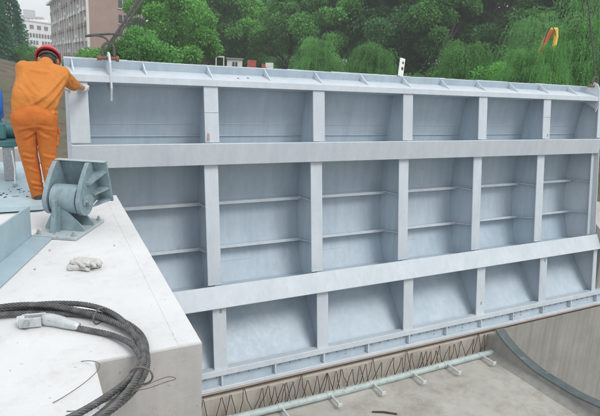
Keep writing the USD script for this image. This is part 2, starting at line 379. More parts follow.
# deck slab, with a small worn chamfer
vs, fs = [], []
def worn(inset):
    P = np.array(outline + outline[:1], float); out = []; re_ = np.random.default_rng(17)
    for p, q in zip(P[:-1], P[1:]):
        d = q - p; L = np.linalg.norm(d); d = d / L; nn = np.array([-d[1], d[0]])
        t_ = np.linspace(0, L, max(2, int(min(L, 12) / 0.022)))[:-1]
        vis = p[1] > -2.9 and q[0] > 0 and p[0] > 0
        for t in t_:
            k = meshkit.fbm(np.array([[t * 9 + p[0] * 7, p[1], 0.3]]), 4, 3)[0]; c = meshkit.noise(np.array([[t * 5.0, p[0] * 3, 9.1]]), 8)[0]
            w = (0.0005 + 0.004 * k + 0.014 * max(0.0, c - 0.80) / 0.2 * k * 2) if vis else 0.0
            out.append(tuple(p + d * t + nn * (w + inset)))
    return Polygon(out).buffer(0)
slab = prism([tuple(p) for p in np.array(worn(0.0).exterior.coords)[:-1]], 'z', -0.0119, -0.004)
slab2 = prism([tuple(p) for p in np.array(worn(0.0035).exterior.coords)[:-1]], 'z', -0.004, 0.0)
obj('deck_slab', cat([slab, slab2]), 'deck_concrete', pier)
obj('edge_strip', prism([(0.70, 2.675), (0.815, 2.675), (0.925, 6.33), (0.81, 6.33)], 'z', -0.002, 0.0022), 'deck_concrete', pier)

# the sill, the floor of the basin, the low side wall with its arc, the bay beyond, the far pier
sill = thing('concrete_sill', 'brownish concrete sill running under the bottom rail of the gate', 'sill')
obj('sill_block', bev(0.82, 7.29, 6.10, 7.6, -6.55, -2.80, 0.02), 'sill_concrete', sill)
obj('bay_wall', bev(7.291, 13.0, 6.13, 7.6, -6.55, -2.80, 0.02), 'wall_concrete', sill)
tag(obj('basin_floor', grid(0.81, 7.12, -20, 6.12, 64, 240, lambda x, y: FLOOR + 0.035 * meshkit.fbm(np.stack([x, y, 0 * x], 1) * 1.3, 4, 9) + np.where(x < 0, 0, 0)), 'floor_concrete', smooth=True), kind='structure')
tag(obj('lower_bay_floor', bx(7.3, 30, -20, 6.12, -6.3, -6.1), 'floor_concrete'), kind='structure')
side = thing('low_side_wall', 'low concrete wall at the right of the basin with a dark curved steel edge', 'wall')
yy = np.linspace(2.6, 5.93, 44)
from scipy.interpolate import PchipInterpolator
zz = PchipInterpolator([2.6, 3.5, 4.05, 4.45, 4.95, 5.25, 5.5, 5.75, 5.93], [-2.60, -2.83, -2.935, -2.975, -2.972, -2.93, -2.865, -2.765, -2.655])(yy)
obj('wall_body', bx(7.10, 7.29, 5.931, 6.099, -6.55, -2.81), 'wall_concrete', side)
obj('wall_body', prism([(yy[0], -6.55)] + [(y, z) for y, z in zip(yy, zz)][0:] + [(yy[-1], -6.55)], 'x', 7.10, 7.29), 'wall_concrete', side)
arcp = [(y, z + 0.018) for y, z in zip(yy, zz)] + [(y, z + 0.001) for y, z in zip(yy[::-1], zz[::-1])]
obj('arc_plate', prism(arcp, 'x', 7.09, 7.28), 'arc_steel', side)
fl = [(7.099, FLOOR + 0.11), (6.98, FLOOR + 0.035), (6.9, FLOOR - 0.02), (7.099, FLOOR - 0.05)]
obj('fillet', prism(fl, 'y', 2.9, 6.09), 'wall_concrete', side)
rp = thing('far_pier', 'concrete pier edge just showing beyond the right end of the gate', 'pier')
obj('pier_body', bev(10.16, 12.6, 6.22, 9.5, -6.55, -1.35, 0.03), 'wall_concrete', rp)
obj('corbel', prism([(6.1, -1.42), (6.35, -1.20), (6.6, -1.0), (7.6, -1.0), (7.6, -1.7), (6.45, -1.7)], 'x', 10.10, 11.6), 'sill_concrete', rp)

# ================================================================== the steel gate
TILT = math.radians(8.0)
gate = thing('flap_gate', 'long light blue steel flap gate of framed cells leaning between the piers', 'gate', (0, 6.6, 0), (-8.0, 0, 0))
SK = np.array([(1.56, 0.26), (1.2, 0.40), (0.73, 0.53), (0.15, 0.64), (-0.3, 0.705), (-0.7, 0.725), (-1.0, 0.70), (-1.5, 0.58), (-1.9, 0.415), (-2.2, 0.25), (-2.5, 0.06), (-2.62, -0.02)])
from scipy.interpolate import CubicSpline
_sk = CubicSpline(SK[::-1, 0], SK[::-1, 1])
def skin(s): return float(_sk(s))
GX0, GX1 = 0.51, 10.08
COL = [2.2 + 1.58 * k for k in range(5)]
ss = np.linspace(-2.62, 1.56, 60)
so = _sk(ss)
prof = [(o, s) for o, s in zip(so, ss)] + [(o + 0.014, s) for o, s in zip(so[::-1], ss[::-1])]
obj('skin_plate', prism(prof, 'x', GX0, GX1), 'gate_skin_paint', gate, smooth=25)
def front(s):                                   # where the front edge of the webs lies
    if s > 0.56: return 0.02
    if s > 0.26: return 0.03
    if s > -1.33: return 0.105
    if s > -1.65: return -0.04
    return -0.05
def web_outline(s0, s1, f0, f1, inset=0.0):
    t = np.linspace(s0, s1, 14)
    return [(float(_sk(s)) - inset, s) for s in t] + [(f1, s1), (f0, s0)]
# column webs (vertical diaphragms) and their front flanges, row by row
for k, x in enumerate(COL):
    for s0, s1, f in ((0.42, 1.28, 0.02), (-1.50, 0.40, 0.105), (-2.56, -1.52, -0.055)):
        obj('diaphragm', prism(web_outline(s0, s1, f, f, 0.002), 'x', x - 0.007, x + 0.007), 'gate_skin_paint', gate)
    w = 0.095
    obj('column_flange', bev(x - w, x + w, 0.0, 0.02, 0.565, 1.272), 'gate_paint', gate)
    obj('column_flange', bev(x - w, x + w, 0.085, 0.105, -1.36, 0.285), 'gate_paint', gate)
    obj('column_flange', bev(x - w, x + w, -0.075, -0.055, -2.47, -1.62), 'gate_paint', gate)
for x in COL:
    for y, s_ in ((-0.004, 0.5635), (0.079, 0.2695), (0.079, -1.345), (-0.08, -1.624), (-0.079, -2.466)):
        obj('weld_bead', tube([(x - 0.097 + 0.194 * q, y + 0.003 * rng.uniform(-1, 1), s_ + 0.002 * rng.uniform(-1, 1)) for q in np.linspace(0, 1, 12)], 0.0075, 6), 'gate_paint', gate, smooth=True)
# end posts
for x0, x1, wx in ((GX0, 0.725, GX0), (9.97, GX1, GX1 - 0.016)):
    obj('end_plate', prism(web_outline(-2.56, 1.28, -0.03, 0.02, 0.002), 'x', wx, wx + 0.016), 'gate_paint', gate)
    obj('end_post_flange', bev(x0, x1, 0.0, 0.02, 0.565, 1.272), 'gate_paint', gate)
    obj('end_post_flange', bev(x0, x1, 0.085, 0.105, -1.36, 0.285), 'gate_paint', gate)
    obj('end_post_flange', bev(x0, x1, -0.075, -0.055, -2.47, -1.62), 'gate_paint', gate)
# the two main girders: a broad front flange on a horizontal web
def girder(s_c, off, height, tilt, name):
    m = bev(GX0 - 0.002, GX1 + 0.002, -0.014, 0.014, -height / 2, height / 2, 0.005)
    m.apply_transform(trimesh.transformations.rotation_matrix(-math.radians(tilt), [1, 0, 0]))
    m.apply_translation([0, off, s_c])
    obj('girder_flange', m, 'gate_paint', gate)
    obj('girder_web', bx(GX0 + 0.02, GX1 - 0.02, off + 0.03, skin(s_c) - 0.003, s_c - 0.007, s_c + 0.007), 'gate_skin_paint', gate)
girder(0.41, -0.004, 0.288, -16, 'upper')
girder(-1.475, -0.09, 0.298, 20, 'lower')
# stiffeners along the skin
xs_c = [GX0 + 0.016] + COL + [GX1 - 0.016]
for a, b in zip(xs_c[:-1], xs_c[1:]):
    for s in (-0.27, -0.94):
        d = (skin(s + 0.05) - skin(s - 0.05)) / 0.1
        p0 = skin(s)
        mm = cat([bev(a + 0.009, b - 0.009, -0.15, -0.001, -0.006, 0.006, 0.002), bev(a + 0.009, b - 0.009, -0.162, -0.151, -0.034, 0.010, 0.003)])
        mm.apply_transform(trimesh.transformations.rotation_matrix(math.atan(-d) * 0.9 , [1, 0, 0]))
        mm.apply_translation([0, p0, s]); obj('stiffener', mm, 'gate_paint', gate)
    for s, dd in ((0.815, 0.007), (0.655, 0.022)):
        p0 = skin(s); obj('weld_strip', bx(a + 0.009, b - 0.009, p0 - dd, p0 + 0.001, s - 0.005, s + 0.005), 'gate_paint', gate)
    p0 = skin(-1.17); obj('weld_bead', tube([(a + 0.05, p0 - 0.0, -1.17), (a + 0.05 + 0.45 * (b - a), p0, -1.168)], 0.006, 6), 'gate_skin_paint', gate)
for x in COL + [GX1 - 0.016]:
    for s, s2 in ((-0.27, -0.30), (-0.94, -0.905)):
        q = [(skin(s) - 0.14, s - 0.006), (skin(s) - 0.14, s + 0.006), (0.11, s2 + 0.006), (0.11, s2 - 0.006)]
        obj('web_rib', prism(q, 'x', x - 0.075, x - 0.0075), 'gate_paint', gate)
# the crest: lip, sloping top plate, rear plate, ribs
obj('crest_lip', bev(GX0 - 0.004, GX1 + 0.004, -0.024, -0.004, 1.268, 1.352, 0.004), 'gate_paint', gate)
cp = [(-0.004, 1.338), (-0.004, 1.353), (0.335, 1.482), (0.335, 1.467)]
obj('crest_plate', prism(cp, 'x', GX0 - 0.002, GX1 + 0.002), 'gate_paint', gate)
obj('lip_underplate', bx(GX0 + 0.02, GX1 - 0.02, 0.022, 0.36, 1.270, 1.282), 'gate_skin_paint', gate)
segs = np.linspace(GX0, GX1, 14)
for a, b in zip(segs[:-1], segs[1:]):
    h0, h1 = (rng.uniform(-0.006, 0.006) for _ in range(2))
    v = np.array([(a + 0.001, 0.335, 1.45), (b - 0.001, 0.335, 1.45), (b - 0.001, 0.345, 1.588 + h1), (a + 0.001, 0.345, 1.588 + h0)])
    vv = np.vstack([v, v + [0, 0.014, 0]])
    ff = [[0, 1, 2], [0, 2, 3], [4, 6, 5], [4, 7, 6], [3, 2, 6], [3, 6, 7], [0, 4, 5], [0, 5, 1], [0, 3, 7], [0, 7, 4], [1, 5, 6], [1, 6, 2]]
    obj('rear_plate', trimesh.Trimesh(vv, ff, process=False), 'gate_paint', gate)
for x in np.r_[0.593, 1.417, 2.25, 3.07, 3.87, 4.67, 5.46, 6.25, 7.05, 7.84, 8.63, 9.42]:
    r = [(0.332, 1.480), (0.332, 1.575), (0.30, 1.578), (0.06, 1.385), (0.06, 1.376)]
    obj('crest_rib', prism(r, 'x', x - 0.008, x + 0.008), 'gate_paint', gate)
# bottom rail: bright cap, recessed channel with bolts and stops, seal ledge
obj('bottom_rail', bev(GX0, 10.6, -0.125, 0.02, -2.552, -2.468, 0.006), 'gate_paint', gate)
obj('rail_channel', bx(GX0, 10.6, -0.045, 0.03, -2.70, -2.553), 'gate_skin_paint', gate)
obj('seal_ledge', bev(GX0, 10.6, -0.135, 0.02, -2.752, -2.700, 0.006), 'gate_paint', gate)
obj('bottom_seal', bx(GX0, 10.6, -0.128, 0.01, -2.775, -2.753), 'seal_grime', gate)
for x in np.arange(0.62, 10.5, 0.79):
    obj('rail_stop', bev(x - 0.012, x + 0.012, -0.115, -0.046, -2.698, -2.554, 0.003), 'gate_paint', gate)
def hexbolt(r, h):
    m = trimesh.creation.cylinder(r, h, sections=6)
    m.apply_transform(trimesh.transformations.rotation_matrix(math.pi / 2, [1, 0, 0]))
    return m
for x in np.arange(0.72, 10.4, 0.158):
    if abs((x - 0.62 + 0.395) % 0.79 - 0.395) < 0.03: continue
    for s in (-2.60, -2.655) if rng.random() < 0.15 else (-2.60,):
        m = hexbolt(0.010, 0.016); m.apply_translation([x, -0.052, s]); obj('bolt', m, 'bolt_paint', gate)
# bolt holes and grinding marks
for x, s in ((0.845, 0.49), (0.935, 0.485), (2.62, 1.40), (2.77, 1.41)):
    c = trimesh.creation.cylinder(0.016, 0.004, sections=14); c.apply_transform(trimesh.transformations.rotation_matrix(math.pi / 2 if s < 1 else 0.36, [1, 0, 0]))
    c.apply_translation([x, -0.024 if s < 1 else 0.335 * (s - 1.352) / 0.13 - 0.002, s if s < 1 else s + 0.003]); obj('bolt_hole', c, 'rust', gate)
obj('rust_patch', trimesh.convex.convex_hull(np.array([(2.12, -0.0025, 0.57), (2.16, -0.0025, 0.565), (2.165, -0.0025, 0.66), (2.14, -0.0025, 0.69), (2.125, -0.0025, 0.64), (2.14, 0.002, 0.62), (2.15, 0.002, 0.60)])), 'seal_grime', gate)
for x in (2.2, 8.52):
    obj('weld_bead', tube([(x - 0.09, -0.001, 0.94 + 0.01 * x / 8), (x + 0.09, -0.001, 0.94 + 0.01 * x / 8)], 0.0035, 6), 'bolt_paint', gate)
for x, s in ((8.54, 0.60), (8.53, -1.72), (6.94, -2.30), (2.2, -1.70)):
    obj('paint_scar', bx(x + 0.0, x + 0.035, -0.003 if s > 0 else -0.078, 0.001 if s > 0 else -0.074, s, s + 0.05), 'bolt_steel', gate)
# lifting lugs in the crest
def lug(x):
    o = [(-0.035, 1.20), (-0.03, 1.50), (0.02, 1.60), (0.09, 1.635), (0.16, 1.60), (0.22, 1.50), (0.30, 1.47), (0.30, 1.30), (0.04, 1.12), (0.03, 1.06)]
    obj('lifting_lug', prism(o, 'x', x - 0.011, x + 0.011), 'gate_paint', gate)
lug(0.985); lug(9.93)

def gp(x, o, s):                                # gate coordinates to the world
    return np.array([x, 6.6 + o * math.cos(TILT) + s * math.sin(TILT), -o * math.sin(TILT) + s * math.cos(TILT)])

# ------------------------------------------------------------------ shackles and slings
def shackle(x, name_label):
    p = gp(x, 0.09, 1.56)
    t = thing('shackle', name_label, 'shackle', p)
    obj('pin', cat([cyl((-0.12, 0, 0), (0.11, 0, 0), 0.022), cyl((0.083, 0, 0), (0.115, 0, 0), 0.034, 12), cyl((-0.13, 0, 0), (-0.09, 0, 0), 0.034, 6)]), 'rust', t)
    a = np.linspace(-0.2, math.pi + 0.2, 24)
    bow = [(0.066 * math.cos(q), 0, 0.10 + 0.075 * math.sin(q)) for q in a]
    obj('bow', tube([(0.065, 0, 0)] + bow + [(-0.065, 0, 0)], 0.016, 10), 'sling_wire', t, smooth=True)
    return p
pl = shackle(0.985, 'rusty shackle pinned through the lifting lug nearest the worker')
pr = shackle(9.93, 'rusty shackle on the lug at the right end of the gate')
hook = np.array([5.4, 7.2, 10.6])
s1 = thing('lifting_sling', 'thick dark wire sling rising from the lug near the worker', 'sling')
start = pl + [0, 0, 0.15]
bow = [start + (np.array([1.90, 6.90, 3.15]) - start) * q + np.array([0.0, 0, -0.04]) * math.sin(q * math.pi) for q in np.linspace(0, 1, 20)]
far = [bow[-1] + (hook - bow[-1]) * q for q in np.linspace(0.1, 1, 16)]
obj('wire', rope(resample(bow + far, 0.025), 0.0165, 6, 0.16, 5), 'sling_wire', s1, smooth=True)
obj('splice', rope(resample([start + (bow[12] - start) * q + [0.02, -0.01, -0.05 * math.sin(q * math.pi)] for q in np.linspace(0, 1, 12)], 0.025), 0.013, 6, 0.2, 5), 'sling_wire', s1, smooth=True)
q = [start + np.array(v) for v in ((0, 0, -0.03), (-0.02, 0.0, 0.07), (-0.12, 0.03, 0.10), (-0.20, 0.05, 0.09), (-0.235, 0.06, 0.085), (-0.19, 0.10, 0.10), (-0.08, 0.05, 0.115), (0.06, 0.0, 0.13), (0.19, -0.02, 0.11))]
obj('tail', rope(smooth_curve(q, 60), 0.0125, 6, 0.2, 5), 'sling_wire', s1, smooth=True)
s2 = thing('lifting_sling', 'thin dark wire sling rising at the right edge of the photo', 'sling')
start = pr + [0, 0, 0.15]
b = start + (np.array([9.30, 6.95, 3.2]) - start)
obj('wire', rope(resample([start, b, hook], 0.05), 0.016, 6, 0.2, 5), 'sling_wire', s2, smooth=True)

mk = thing('white_marker', 'small white tag plate with dark holes standing on the gate crest', 'marker', gp(5.455, 0.33, 1.575), (-6, 9, 8))
obj('plate', bev(-0.055, 0.055, -0.012, 0.012, 0.0, 0.285, 0.006), 'hut_white', mk)
for z, r in ((0.215, 0.020), (0.125, 0.026)):
    c = trimesh.creation.cylinder(r, 0.004, sections=16); c.apply_transform(trimesh.transformations.rotation_matrix(math.pi / 2, [1, 0, 0])); c.apply_translation([0.008, -0.0135, z]); obj('hole', c, 'dark_rubber', mk)
obj('clip', bev(-0.03, 0.03, -0.03, 0.02, -0.03, 0.0, 0.004), 'galvanised', mk)

# ------------------------------------------------------------------ pipe, stubs and hairpins in the basin
pipe = thing('drain_pipe', 'long grey green pipe laid along the foot of the sill', 'pipe', (0, 5.93, FLOOR + 0.075))
obj('pipe_run', tube([(x, 0.01 * math.sin(x * 1.3), 0.012 * math.sin(x * 0.9)) for x in np.linspace(0.82, 7.09, 40)], 0.05, 18), 'pipe_paint', pipe, smooth=40)
for x in (1.45, 2.22, 3.0, 3.79, 4.545, 5.32, 6.04, 6.81):
    tm = obj('stub', tube([(x, -0.04, 0.015), (x - 0.012, -0.32, 0.03)], 0.018, 12), 'stub_steel', pipe, smooth=40)
    obj('flange_foot', bev(x - 0.045, x + 0.025, -0.332, -0.312, 0.0, 0.055, 0.004), 'stub_steel', pipe)
    obj('collar', tube([(x - 0.05, 0.01 * math.sin(x * 1.3), 0.012 * math.sin(x * 0.9)), (x + 0.05, 0.01 * math.sin(x * 1.3), 0.012 * math.sin(x * 0.9))], 0.056, 18), 'pipe_paint', pipe, smooth=40)
xh = 1.92; kk = 0
r2 = random.Random(3)
while xh < 6.95:
    w = 0.068 + 0.03 * r2.random(); h = 0.31 + 0.10 * r2.random(); lean = r2.uniform(-0.035, 0.035); dy = r2.uniform(-0.03, 0.03)
    kx = lambda q: 0.6 * r2.uniform(-q, q)
    pts = [(-w + kx(.025), 0.02 + kx(.02), -0.02), (-0.75 * w + kx(.012), kx(.02), 0.27 * h), (-0.42 * w + 0.4 * lean + kx(.010), dy * 0.5 + kx(.02), 0.6 * h), (-0.16 * w + 0.8 * lean + kx(.006), dy, 0.88 * h), (lean - 0.010, dy, h), (lean + 0.010, dy + 0.004, h + kx(.008)),
           (0.2 * w + 0.8 * lean + kx(.006), dy, 0.85 * h), (0.5 * w + 0.5 * lean + kx(.014), dy * 0.5 + kx(.03), 0.52 * h), (0.8 * w + kx(.015), kx(.02), 0.22 * h), (w + kx(.025), -0.02 + kx(.02), -0.02)]
    h_ = thing('rebar_hairpin', 'bent rusty rebar hairpin standing up before the concrete sill', 'rebar', (xh, 6.035 + r2.uniform(-0.03, 0.03), FLOOR + 0.02), group='rebar hairpins in front of the sill')
    obj('bar', tube(pts, 0.0055, 6), 'rebar_rust', h_)
    xh += 0.118 + r2.uniform(-0.045, 0.06)
    if r2.random() < 0.08: xh += 0.1
ls = thing('loose_rebar', 'short rusty bar lying on the basin floor at the bottom edge', 'rebar', (4.32, 5.30, FLOOR + 0.03))
obj('bar', tube([(-0.14, 0.08, 0.0), (0.0, 0.0, 0.015), (0.16, -0.10, 0.0)], 0.013, 8), 'rebar_rust', ls)

# ================================================================== things on the pier
# hinge bracket
BC = (0.345, 5.085, 0.0)
hb = thing('hinge_bracket', 'blue grey cast hinge bracket bolted to the pier beside the worker', 'hinge', BC, (0, 0, -30), scale=(0.9, 0.9, 0.87))
obj('base_plate', bev(-0.215, 0.215, -0.335, 0.335, 0.002, 0.034, 0.005), 'base_plate_steel', hb)
for x in (-0.17, 0.17):
    for y in (-0.29, -0.08, 0.29):
        n_ = cat([trimesh.creation.cylinder(0.021, 0.022, sections=6, transform=trimesh.transformations.translation_matrix((x, y, 0.046))), trimesh.creation.cylinder(0.011, 0.045, sections=10, transform=trimesh.transformations.translation_matrix((x, y, 0.058)))])
        obj('anchor_bolt', n_, 'bolt_steel', hb)
PZ, PY = 0.335, 0.0
obj('barrel', tube([(-0.125, PY, PZ), (0.125, PY, PZ)], 0.15, 40), 'bracket_paint', hb, smooth=40)
# the pedestal under the barrel
obj('pedestal_web', prism([(-0.19, 0.034), (0.19, 0.034), (0.135, PZ - 0.02), (-0.135, PZ - 0.02)], 'x', -0.10, -0.02), 'bracket_paint', hb)
obj('pedestal_rib', bev(-0.075, -0.045, -0.20, -0.14, 0.034, PZ + 0.02, 0.004), 'bracket_paint', hb)
obj('pedestal_rib', prism([(-0.245, 0.034), (-0.15, PZ + 0.03), (-0.135, PZ + 0.03), (-0.135, 0.034)], 'x', -0.085, -0.04), 'bracket_paint', hb)
obj('gusset', prism([(-0.02, 0.034), (0.20, 0.034), (0.20, 0.065), (0.03, 0.235), (-0.02, 0.26)], 'y', -0.13, -0.105), 'bracket_paint', hb)
obj('gusset', prism([(-0.02, 0.034), (0.20, 0.034), (0.20, 0.065), (0.03, 0.235), (-0.02, 0.26)], 'y', 0.09, 0.115), 'bracket_paint', hb)
obj('gusset', prism([(-0.10, 0.034), (-0.20, 0.034), (-0.20, 0.06), (-0.13, 0.20), (-0.10, 0.22)], 'y', -0.10, -0.075), 'bracket_paint', hb)
# the clevis: two ears on the pin, joined by the tilted back plate
def ear(x0, x1):
    a = np.linspace(math.radians(172), math.radians(330), 20)
    o = [(PY + 0.165 * math.cos(q), PZ + 0.165 * math.sin(q)) for q in a]
    o += [(0.315, 0.30), (0.175, 0.70), (0.085, 0.70), (0.005, 0.625), (-0.075, 0.525), (-0.135, 0.425)]
    m = prism(o, 'x', x0, x1)
    return m
obj('ear', ear(-0.185, -0.142), 'bracket_paint', hb, smooth=30)
obj('ear', ear(0.142, 0.185), 'bracket_paint', hb, smooth=30)
obj('back_plate', prism([(0.325, 0.25), (0.355, 0.255), (0.207, 0.702), (0.172, 0.702)], 'x', -0.186, 0.315), 'bracket_paint', hb)
obj('top_plate', bev(-0.19, 0.315, 0.13, 0.212, 0.7025, 0.712, 0.003), 'base_plate_steel', hb)
obj('pin', tube([(-0.225, PY, PZ), (0.225, PY, PZ)], 0.058, 24), 'bracket_paint', hb, smooth=40)
obj('pin_keeper', bev(0.186, 0.205, -0.095, 0.095, PZ - 0.035, PZ + 0.035, 0.004), 'bracket_paint', hb)
for y in (-0.07, 0.07):
    obj('keeper_bolt', trimesh.creation.cylinder(0.013, 0.02, sections=6, transform=trimesh.transformations.translation_matrix((0.212, y, PZ)) @ trimesh.transformations.rotation_matrix(math.pi / 2, [0, 1, 0])), 'bolt_steel', hb)
# ribs outside the right-hand ear
def side_rib(y0, z0, y1, z1, th, w0, w1):
    return trimesh.convex.convex_hull(np.array([(0.186, y0, z0), (0.186, y0, z0 + th), (0.186, y1, z1), (0.186, y1, z1 + th), (0.186 + w0, y0, z0), (0.186 + w0, y0, z0 + th), (0.186 + w1, y1, z1), (0.186 + w1, y1, z1 + th)]))
obj('side_rib', side_rib(0.0, 0.49, 0.215, 0.59, 0.022, 0.04, 0.125), 'bracket_paint', hb)
obj('side_rib', side_rib(0.10, 0.36, 0.285, 0.40, 0.022, 0.04, 0.125), 'bracket_paint', hb)
obj('side_rib', trimesh.convex.convex_hull(np.array([(0.186, 0.13, 0.22), (0.186, 0.13, 0.24), (0.305, 0.325, 0.262), (0.305, 0.325, 0.285), (0.186, 0.325, 0.255), (0.186, 0.325, 0.28)])), 'bracket_paint', hb)

# L-shaped steel section on the deck
dv = np.array([-0.345, -0.938]); dv /= np.linalg.norm(dv); ang = math.degrees(math.atan2(dv[1], dv[0]))
an = thing('angle_steel', 'pale blue steel angle section lying on the deck at the left edge', 'angle steel', (0.03, 4.93, 0.0), (0, 0, ang))
obj('foot_flange', bev(0, 2.4, 0.0, 0.175, 0.003, 0.018, 0.003), 'primer_steel', an)
obj('upright_flange', bev(0.002, 2.4, -0.014, 0.0, 0.003, 0.285, 0.003), 'primer_steel', an)
# flat plate with a hole, and the rod on it
from shapely.geometry import Point, box as sbox
pg = sbox(-1.6, 5.80, 0.19, 8.45).buffer(-0.09).buffer(0.09)
pg = pg.difference(Point(-0.09, 6.27).buffer(0.036)).difference(Point(-0.62, 6.27).buffer(0.036))
fp = trimesh.creation.extrude_polygon(pg, 0.045, engine='earcut')
pt_ = thing('steel_plate', 'flat pale blue steel plate with round bolt holes under the worker', 'plate', (0, 0, 0))
fp.apply_translation([0, 0, 0.02]); obj('plate', fp, 'deck_plate_steel', pt_)
for x, y in ((-1.3, 6.1), (0.0, 6.1), (-1.3, 8.2), (0.0, 8.2)):
    obj('packing_block', bx(x - 0.09, x + 0.09, y - 0.05, y + 0.05, 0.001, 0.02), 'bark', pt_)
for k in range(26):
    p = (rng.uniform(-0.28, 0.12), rng.uniform(6.15, 6.75)); r = rng.uniform(0.006, 0.014)
    s_ = trimesh.creation.icosphere(1, r); s_.apply_scale((1, 1, 0.6)); s_.apply_translation((*p, 0.066)); obj('grit', s_, 'track_black', pt_)
rd = thing('white_rod', 'thin white rod standing upright on the steel plate', 'rod', (-0.094, 6.78, 0.066))
obj('rod', tube([(0, 0, 0), (0.012, -0.0, 0.2), (-0.004, -0.02, 0.41)], 0.0085, 8), 'white_rod', rd)
obj('foot', trimesh.creation.cylinder(0.03, 0.03, sections=14, transform=trimesh.transformations.translation_matrix((0, 0, 0.015))), 'primer_steel', rd)

# blue motor on its teal stand, cut by the left edge
mo = thing('electric_motor', 'bright blue motor on a dark teal stand at the left edge behind the worker', 'motor', (-0.34, 7.35, 0.0))
obj('motor_body', tube([(-0.34, 0, 0.95), (-0.3, 0, 0.95), (0.14, 0, 0.95), (0.18, 0, 0.95)], [0.17, 0.20, 0.20, 0.15], 28), 'motor_blue', mo, smooth=40)
for a in np.linspace(0, 2 * math.pi, 22, endpoint=False):
    m = bx(-0.26, 0.10, -0.006, 0.006, 0.195, 0.235); m.apply_transform(trimesh.transformations.rotation_matrix(a, [1, 0, 0])); m.apply_translation([0, 0, 0.95]); obj('cooling_fin', m, 'motor_blue', mo)
obj('terminal_box', bev(-0.12, 0.06, -0.30, -0.19, 0.90, 1.02, 0.01), 'motor_blue', mo)
obj('cable_gland', cyl((0.07, -0.25, 0.93), (0.135, -0.25, 0.91), 0.022), 'white_rod', mo)
obj('gearbox', bev(-0.34, 0.19, -0.25, 0.25, 0.55, 0.745, 0.02), 'machine_teal', mo)
obj('shaft_housing', tube([(0.10, 0, 0.64), (0.34, 0, 0.64)], 0.10, 20), 'machine_teal', mo, smooth=40)
obj('stand_frame', bev(-0.36, 0.30, -0.27, 0.27, 0.47, 0.545, 0.01), 'machine_teal', mo)
for x in (-0.3, 0.20):
    for y in (-0.2, 0.2):
        obj('stand_leg', bev(x - 0.06, x + 0.06, y - 0.05, y + 0.05, 0.066, 0.469, 0.008), 'bolt_steel', mo)
kb = thing('concrete_upstand', 'low grey concrete upstand across the deck behind the motor stand', 'upstand', (0, 0, 0))
obj('upstand_block', bev(-6.5, 0.45, 8.6, 9.1, 0.0, 0.24, 0.02), 'pier_concrete', kb)

# gloves
gl = thing('work_gloves', 'pair of white cotton work gloves lying on the pier deck', 'gloves', (0.355, 4.02, 0.0), (0, 0, -18))
def glove(seed, z, turn):
    r = random.Random(seed)
    b = [[((-0.10, 0, z), 0.016), ((-0.10, 0.07, z), 0.016), ((-0.02, 0.0, z), 0.020), ((-0.02, 0.08, z), 0.020)],
         [((-0.02, 0.0, z), 0.019), ((-0.02, 0.08, z), 0.019), ((0.035, 0.0, z), 0.016), ((0.035, 0.08, z), 0.016)]]
    for k in range(4):
        y = 0.0 + 0.027 * k; L = (0.06, 0.078, 0.074, 0.055)[k]
        b.append([((0.03, y, z), 0.0125), ((0.03 + 0.55 * L, y + r.uniform(-.006, .006), z + 0.007), 0.0115)])
        b.append([((0.03 + 0.55 * L, y + r.uniform(-.004, .004), z + 0.007), 0.0115), ((0.03 + L, y + r.uniform(-.01, .01), z - 0.002), 0.0105)])
    b.append([((-0.03, -0.004, z), 0.014), ((0.005, -0.04, z + 0.004), 0.012)])
    b.append([((0.005, -0.04, z + 0.004), 0.012), ((0.03, -0.052, z), 0.010)])
    t = chain(b, 0.008, 6, 0.007, 38.0, seed)
    t.apply_transform(trimesh.transformations.rotation_matrix(turn, [0, 0, 1]))
    t.vertices[:, 2] = np.maximum(t.vertices[:, 2], 0.001 if z < 0.03 else -1)
    return t
obj('glove', glove(1, 0.016, 0.15), 'white_cotton', gl, smooth=True)
obj('glove', glove(2, 0.046, -0.35), 'white_cotton', gl, smooth=True)

# the coil of wire rope
rc = thing('wire_rope_coil', 'coil of thick dark wire rope lying on the pier deck in front', 'rope coil', (-0.16, 2.70, 0.0))
def loop(rad, cx, cy, z, a0, a1, ph, ex=1.0):
    a = np.radians(np.linspace(a0, a1, 90))
    r = rad * (1 + 0.03 * np.sin(2 * a + ph) + 0.014 * np.sin(5 * a + 2 * ph))
    zz_ = z + 0.010 * np.sin(3 * a + ph)
    return np.stack([cx + ex * r * np.cos(a), cy + r * np.sin(a), np.maximum(zz_, 0.0175)], 1)
for rad, cx, cy, z, ph, a0, a1 in ((0.70, -0.03, 0.015, 0.018, 0.6, 20, 398), (0.665, 0.0, 0.0, 0.024, 2.2, -60, 290), (0.685, -0.02, -0.02, 0.055, 3.6, 60, 440), (0.64, 0.035, 0.03, 0.052, 5.1, -120, 250)):
    obj('rope_turn', rope(resample(loop(rad, cx, cy, z, a0, a1, ph), 0.012), 0.0165, 6, 0.125, 5), 'wire_rope', rc, smooth=True)
